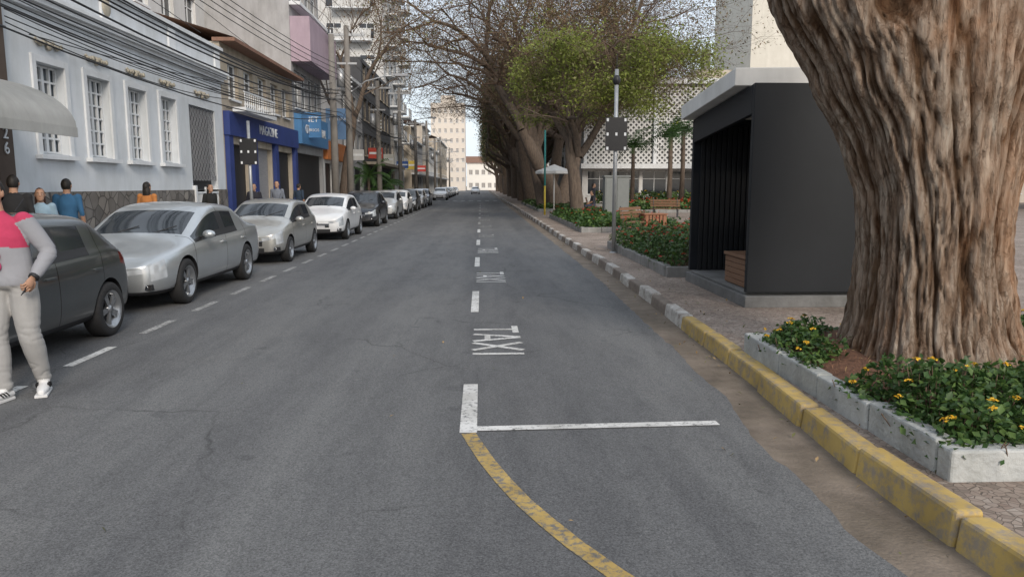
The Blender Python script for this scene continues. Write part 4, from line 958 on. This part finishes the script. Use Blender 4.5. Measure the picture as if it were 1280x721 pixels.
# ------------------------------------------------------------------ people
def seg_d(p,a,b_):
    ab=b_-a; t=max(0,min(1,(p-a).dot(ab)/max(1e-9,ab.length_squared))); return (p-(a+ab*t)).length
def hand(b,wr,d,n,side,curl=.5,sc=1):
    d=Vector(d).normalized(); n=Vector(n); n=(n-d*n.dot(d)).normalized(); s=d.cross(n).normalized()*side
    wr=Vector(wr)
    b.tube([wr-d*.02,wr+d*.03,wr+d*.065,wr+d*.092*sc],[.024,.034,.040,.034],10,0,flat=.45,up=tuple(n))
    for i,(o,L) in enumerate(((-.030,.068),(-.010,.078),(.010,.073),(.029,.058))):
        base=wr+d*.085+s*o*-1; dd=d.copy(); pts=[base-d*.02,base]; c=curl*(1+.1*i)
        for j,f in enumerate((.45,.32,.23)):
            ang=c*(.7 if j==0 else 1.0); dd=(dd*math.cos(ang)+n*math.sin(ang)) if j==0 else (dd*math.cos(ang)+(n*dd.dot(d)-d*dd.dot(n)).normalized()*math.sin(ang))
            pts.append(pts[-1]+dd.normalized()*L*f)
        b.tube(pts,[.010,.0098,.0088,.008,.0062],7,0)
    base=wr+d*.03+s*.028; t1=(d*.6+s*.75+n*.35).normalized(); t2=(d*.85+s*.2+n*.6).normalized()
    b.tube([base-s*.01,base,base+t1*.038,base+t1*.038+t2*.03,base+t1*.038+t2*.05],[.013,.0135,.0115,.010,.007],8,0)
SK=mat('skin_tan',(.42,.25,.17),(.36,.20,.13),scale=12,rough=.55)
def person(name,loc,yaw,H=1.75,shirt=(.3,.3,.3),pants=(.05,.05,.07),shoes=(.05,.05,.05),hairc=(.015,.012,.01),sleeve='short',hair='short',J=None,vox=.016,shirt2=None,female=False,extra=None,bl=1,bt=1):
    s=H/1.75; e=grp(name,loc,yaw)
    j=dict(pel=(0,0,.93),hipL=(.09,0,.91),knL=(.105,-.03,.50),anL=(.11,.03,.09),toL=(.125,-.13,.035),hipR=(-.09,0,.91),knR=(-.10,-.01,.50),anR=(-.11,.05,.09),toR=(-.13,-.11,.035),
        chest=(0,0,1.30),neck=(0,.012,1.50),head=(0,-.012,1.635),shL=(.175,.005,1.425),elL=(.235,.04,1.14),wrL=(.245,-.07,.90),shR=(-.175,.005,1.425),elR=(-.235,.045,1.14),wrR=(-.24,-.05,.89))
    if J: j.update(J)
    j={k_:Vector(v)*s for k_,v in j.items()}
    b=MB(); W_=.92 if female else 1
    pel,ch,nk=j['pel'],j['chest'],j['neck']
    def rg(t,rx,ry,f=1):
        c=pel.lerp(ch,t) if t<=1 else ch.lerp(nk,t-1); return (c.x,c.y,c.z,rx*s*W_*f,ry*s*f)
    waist=.125 if female else .15
    if bt>1: waist=.166
    b.rings([rg(-.25,.08,.08),rg(-.16,.15,.11,bt*.97),rg(-.08,.17,.122,bt*1.04),rg(.05,.170,.122,bt*1.05),rg(.35,waist,.110,bt),rg(.7,.162,.115,bt),rg(1,.175,.12,(1+bt)/2),rg(1.35,.178,.108),rg(1.6,.155,.09),rg(1.78,.10,.07),rg(1.95,.06,.058),rg(2.25,.055,.056),rg(2.5,.05,.05)] if bt>1 else [rg(-.25,.08,.08),rg(-.12,.15,.11),rg(.05,.168,.118),rg(.35,waist,.10),rg(.7,.158,.112),rg(1,.175,.12),rg(1.35,.178,.108),rg(1.6,.155,.09),rg(1.78,.10,.07),rg(1.95,.06,.058),rg(2.25,.055,.056),rg(2.5,.05,.05)],24)
    def limb(a,m_,c,rs):
        a,m_,c=j[a],j[m_],j[c]; b.tube([a,a.lerp(m_,.5),a.lerp(m_,.93),m_.lerp(c,.07),m_.lerp(c,.35),m_.lerp(c,.8),c],[r_*s for r_ in rs],14)
    for q in 'LR':
        limb('hip'+q,'kn'+q,'an'+q,tuple(x*bl for x in ((.092,.086,.072,.070,.068,.058,.047) if bl>1 else (.098,.088,.068,.066,.067,.062,.052))))
        if bl<=1: b.ball(tuple(j['kn'+q]),.062*s,.065*s,.07*s)
        an=j['an'+q]; to=j['to'+q]; fw=(to-an); fw.z=0; fw.normalize()
        b.tube([an-fw*.055*s+Vector((0,0,-.045*s)),an+fw*.02*s+Vector((0,0,-.035*s)),to-fw*.03*s+Vector((0,0,.008)),to+fw*.055*s],[.040*s,.050*s,.045*s,.026*s],12,flat=.8)
        limb('sh'+q,'el'+q,'wr'+q,tuple(x*(1+(bt-1)*.9) for x in (.068,.060,.054,.053,.048,.042,.032)) if sleeve=='long' else (.062,.05,.042,.041,.038,.031,.027))
        b.ball(tuple(j['sh'+q]),.07*s,.07*s,.07*s)
    mats=[mat(name+'_shirt',shirt,tuple(x*.7 for x in shirt),scale=7,rough=.9,bump=.4,bscale=6),mat(name+'_trousers',pants,tuple(x*.82 for x in pants),scale=5,rough=.9,bump=.5,bscale=5),flat(name+'_shoes',shoes,.6),SK,flat(name+'_hair',hairc,.6)]
    if shirt2: mats.append(mat(name+'_shirt_panel',shirt2,tuple(x*.88 for x in shirt2),scale=5,rough=.9,bump=.4,bscale=5))
    body=b.build('body',mats,e); r_=body.modifiers.new('r','REMESH'); r_.mode='VOXEL'; r_.voxel_size=vox*s
    sm=body.modifiers.new('m','SMOOTH'); sm.factor=.5; sm.iterations=5
    bpy.context.view_layer.update(); me=bake(body)
    if extra=='jersey':
        new=[]
        for v in me.vertices:
            c=v.co
            if c.z<.14: new.append(c.copy()); continue
            a=.010*noise.noise(Vector((c.x*6,c.y*6,c.z*3.5)))
            kk=max(math.exp(-((c.z-.54)/.10)**2),math.exp(-((c.z-.2)/.09)**2),.9*math.exp(-((c.z-.93)/.08)**2),.8*math.exp(-((c.z-1.17)/.1)**2)*(1 if abs(c.x)>.2 else .2))
            q1=noise.noise(Vector((c.x*6+3+c.z*5,c.y*6,c.z*17))); a+=-.008*kk*(max(0,1-abs(q1)*2.6))**2
            new.append(c+v.normal*a)
        for v,c in zip(me.vertices,new): v.co=c
    bones=[('pel','chest',0,.15),('chest','neck',0,.13),('hipL','knL',1,.09),('knL','anL',1,.06),('hipR','knR',1,.09),('knR','anR',1,.06),('anL','toL',2,.05),('anR','toR',2,.05),('shL','elL',0,.055),('shR','elR',0,.055),('elL','wrL',0 if sleeve=='long' else 3,.04),('elR','wrR',0 if sleeve=='long' else 3,.04)]
    mi=[]
    for pl in me.polygons:
        c=pl.center; best=min(bones,key=lambda B:seg_d(c,j[B[0]],j[B[1]])-B[3]*s); m=best[2]
        hem=pel.z-(.03*s if extra=='jersey' else -.03*s)
        if best[0] in('pel','hipL','hipR') and pel.z>.7*s: m=1 if c.z<hem else 0
        if best[0]=='pel' and pel.z<=.7*s and c.z<pel.z+.05: m=1
        if best[0]=='chest' and c.z>nk.z-.005*s and abs(c.x-nk.x)<.09*s: m=3
        if best[0] in('knL','knR') and c.z<j['an'+best[0][2]].z-.02*s: m=2
        if best[2]==2 and c.z>j['an'+best[0][2]].z+.02: m=1
        if shirt2 and extra=='jersey' and m==0:
            if best[0] in('elL','elR'): m=5
            elif best[0] in('shL','shR'): m=5 if (c-j[best[0]]).length>.075*s else 0
            elif c.z<1.23*s-.10*abs(c.x-ch.x): m=5
        mi.append(m)
    me.materials.clear()
    for q in mats: me.materials.append(q)
    me.polygons.foreach_set('material_index',mi); me.polygons.foreach_set('use_smooth',[True]*len(mi)); me.update()
    hb=MB()
    for q,sd in (('L',1),('R',-1)):
        d=(j['wr'+q]-j['el'+q]).normalized()
        cu=.35
        if extra=='jersey' and q=='L': cu=.75
        hand(hb,j['wr'+q],d,(-sd*.8,-.1,.0) if not(extra=='jersey' and q=='L') else (-.5,.6,.3),sd,cu,s)
    hb.build('hands',SK,e)
    hc=j['head']; b=MB(); rs=[]
    prof=[(-.118,.020,-.045,.02),(-.110,.040,-.040,.045),(-.09,.052,-.030,.065),(-.06,.062,-.014,.082),(-.02,.070,-.004,.092),(.02,.075,.0,.097),(.06,.074,.003,.096),(.09,.063,.006,.082),(.11,.042,.008,.055),(.12,.015,.008,.02)]
    for (z,rx,cy,ry) in prof: rs.append((hc.x,hc.y+cy*s,hc.z+z*s,rx*s,ry*s))
    b.rings(rs,20)
    b.tube([hc+Vector((0,-.088,.018))*s,hc+Vector((0,-.104,-.012))*s,hc+Vector((0,-.112,-.028))*s],[.008*s,.012*s,.014*s],8)
    for sd in(-1,1): b.ball(tuple(hc+Vector((sd*.077,.008,-.005))*s),.012*s,.020*s,.032*s)
    b.tube([hc+Vector((0,.03,-.16))*s,hc+Vector((0,.02,-.06))*s],[.055*s,.055*s],12)
    b.tube([hc+Vector((-.022,-.092,-.060))*s,hc+Vector((0,-.100,-.058))*s,hc+Vector((.022,-.092,-.060))*s],[.005*s,.008*s,.005*s],6)
    ho=b.build('head',SK,e); r_=ho.modifiers.new('r','REMESH'); r_.mode='VOXEL'; r_.voxel_size=.007; sm=ho.modifiers.new('m','SMOOTH'); sm.iterations=3
    bpy.context.view_layer.update(); me=bake(ho); me.polygons.foreach_set('use_smooth',[True]*len(me.polygons)); me.materials.clear(); me.materials.append(SK)
    b=MB()
    for sd in(-1,1):
        b.ball(tuple(hc+Vector((sd*.030,-.083,.008))*s),.013*s,.009*s,.008*s,0,8,6); b.ball(tuple(hc+Vector((sd*.030,-.090,.008))*s),.006*s,.004*s,.006*s,1,8,6)
        b.tube([hc+Vector((sd*.046,-.080,.030))*s,hc+Vector((sd*.030,-.092,.035))*s,hc+Vector((sd*.014,-.095,.030))*s],.004*s,5,1)
    b.tube([hc+Vector((-.02,-.1,-.0585))*s,hc+Vector((.02,-.1,-.0585))*s],.0025*s,5,2)
    b.build('face_features',[flat('eye_white',(.7,.68,.65),.3),mats[4],flat('lips',(.3,.1,.08),.5)],e)
    b=MB(); nu,nv=24,14; grid={}
    for a in range(nv+1):
        for c in range(nu):
            th=math.pi*a/nv; ph=2*math.pi*c/nu; nzx=1+.05*noise.noise(Vector((ph*3,th*6,H)))
            grid[a,c]=hc+Vector((.083*math.sin(th)*math.cos(ph)*nzx,.012+.106*math.sin(th)*math.sin(ph)*nzx,.012+.118*math.cos(th)*nzx))*s
    fs=[];vs=[];ix={}
    def gi(k_):
        if k_ not in ix: ix[k_]=len(vs); vs.append(grid[k_])
        return ix[k_]
    for a in range(nv):
        for c in range(nu):
            q=[(a,c),(a,(c+1)%nu),(a+1,(c+1)%nu),(a+1,c)]; cen=sum((grid[k_] for k_ in q),Vector())/4-hc
            cen/=s
            if cen.y<-.01 and cen.z<.055: continue
            if cen.y<.03 and cen.z<.02 and abs(cen.x)>.05 and hair!='long': continue
            if cen.z<(-.06 if hair!='long' else -.11): continue
            fs.append(tuple(gi(k_) for k_ in q))
    b.add(vs,fs,0,True)
    if hair=='long':
        b.rings([(hc.x,hc.y+.045*s,hc.z-.38*s,.05*s,.02*s),(hc.x,hc.y+.055*s,hc.z-.25*s,.085*s,.04*s),(hc.x,hc.y+.045*s,hc.z-.1*s,.088*s,.06*s),(hc.x,hc.y+.03*s,hc.z+.02*s,.08*s,.08*s)],16)
    b.build('hair',mats[4],e)
    return e,j,s
J=dict(pel=(-.02,0,.95),hipL=(.075,0,.93),knL=(.115,-.06,.52),anL=(.13,.10,.10),toL=(.17,-.06,.035),hipR=(-.115,0,.93),knR=(-.105,-.12,.53),anR=(-.06,-.14,.09),toR=(-.11,-.30,.035),
   chest=(-.045,-.01,1.30),neck=(-.07,-.01,1.51),head=(-.08,-.03,1.645),shL=(.125,0,1.43),elL=(.285,.03,1.17),wrL=(.225,-.16,.985),shR=(-.25,.0,1.43),elR=(-.34,.06,1.15),wrR=(-.35,-.04,.92))
e,j,s=person('pedestrian_in_pink_jersey',(-3.86,6.20,.008),R(8),1.79,shirt=(.48,.045,.11),shirt2=(.27,.275,.30),pants=(.33,.325,.32),shoes=(.68,.68,.68),sleeve='long',J=J,vox=.010,extra='jersey',bl=1.2,bt=1.16)
b=MB(); wv=j['wrL']+(j['wrL']-j['elL']).normalized()*.085
dh=(j['wrL']-j['elL']).normalized()
b.obox(wv+Vector((-.015,.02,-.01)),(.004,.003,0),Vector((0,.037,.01)),dh*.075); b.build('phone',M['black'],e,bevel=.003)
b=MB(); b.tube([j['wrL']-dh*.02,j['wrL']+dh*.005],[.040,.040],14); b.build('watch_band',M['black'],e)
b=MB()
for q in 'LR':
    an=j['an'+q]; to=j['to'+q]; fw=(to-an); fw.z=0; fw.normalize(); sd=fw.cross(Vector((0,0,1)))
    b.obox((an+to)/2+fw*.015+Vector((0,0,.012-((an+to)/2).z)),fw*.145,sd*.047,(0,0,.012),0)
    for t in (.0,.03,.06):
        for g_ in (1,-1): b.obox(an+fw*(.035+t)+sd*.043*g_+Vector((0,0,-.03)),(fw+Vector((0,0,1.2))).normalized()*.028,sd*.012,fw*.006,1)
b.build('sole_and_stripes',[flat('sole',(.6,.6,.6),.7),M['black']],e,bevel=.006)
text('jersey_number','8',.26,(-.06,-.155,1.13),(R(88),0,0),flat('number_pink',(.5,.05,.15),.8),e,.008)
SW=.12
person('pedestrian_in_black_shirt',(-7.2,11.8,SW),R(200),1.78,(.02,.02,.022),(.05,.06,.09))
person('woman_in_denim_jacket',(-7.3,12.65,SW),R(30),1.58,(.28,.40,.50),(.05,.06,.1),hair='long',female=True,sleeve='long',hairc=(.05,.02,.012))
person('man_in_blue_shirt',(-7.35,13.55,SW),R(190),1.74,(.035,.12,.24),(.05,.05,.06))
person('woman_in_orange_top',(-7.6,17.3,SW),R(170),1.70,(.5,.2,.06),(.03,.03,.04),hair='long',female=True)
person('woman_in_black_top',(-7.8,21.8,SW),R(60),1.66,(.02,.02,.02),(.03,.03,.04),hair='long',female=True,sleeve='long')
person('pedestrian_in_dark_jacket',(-7.6,25.3,SW),R(10),1.68,(.03,.03,.04),(.03,.03,.04),sleeve='long')
person('pedestrian_in_grey_shirt',(-7.35,27.2,SW),R(0),1.78,(.18,.20,.24),(.05,.06,.09))
person('pedestrian_in_dark_shirt',(-7.5,31,SW),R(160),1.70,(.03,.05,.08),(.03,.03,.04))
sit=dict(pel=(0,.05,.50),hipL=(.09,.04,.50),knL=(.11,-.40,.50),anL=(.11,-.40,.09),toL=(.12,-.55,.035),hipR=(-.09,.04,.50),knR=(-.12,-.40,.50),anR=(-.12,-.36,.09),toR=(-.13,-.51,.035),chest=(0,.08,.87),neck=(0,.04,1.07),head=(0,-.0,1.2),shL=(.175,.06,.99),elL=(.23,.0,.74),wrL=(.13,-.2,.62),shR=(-.175,.06,.99),elR=(-.23,.0,.74),wrR=(-.13,-.2,.62))
person('seated_person',(6.2,41.6,.135),R(-80),1.75,(.04,.04,.05),(.05,.06,.09),J=sit)
person('seated_person',(6.3,42.3,.135),R(-80),1.72,(.12,.14,.18),(.03,.03,.04),J=sit)
person('pedestrian_in_dark_jacket',(6.6,43.6,.135),R(70),1.72,(.03,.03,.04),(.05,.06,.09),sleeve='long')
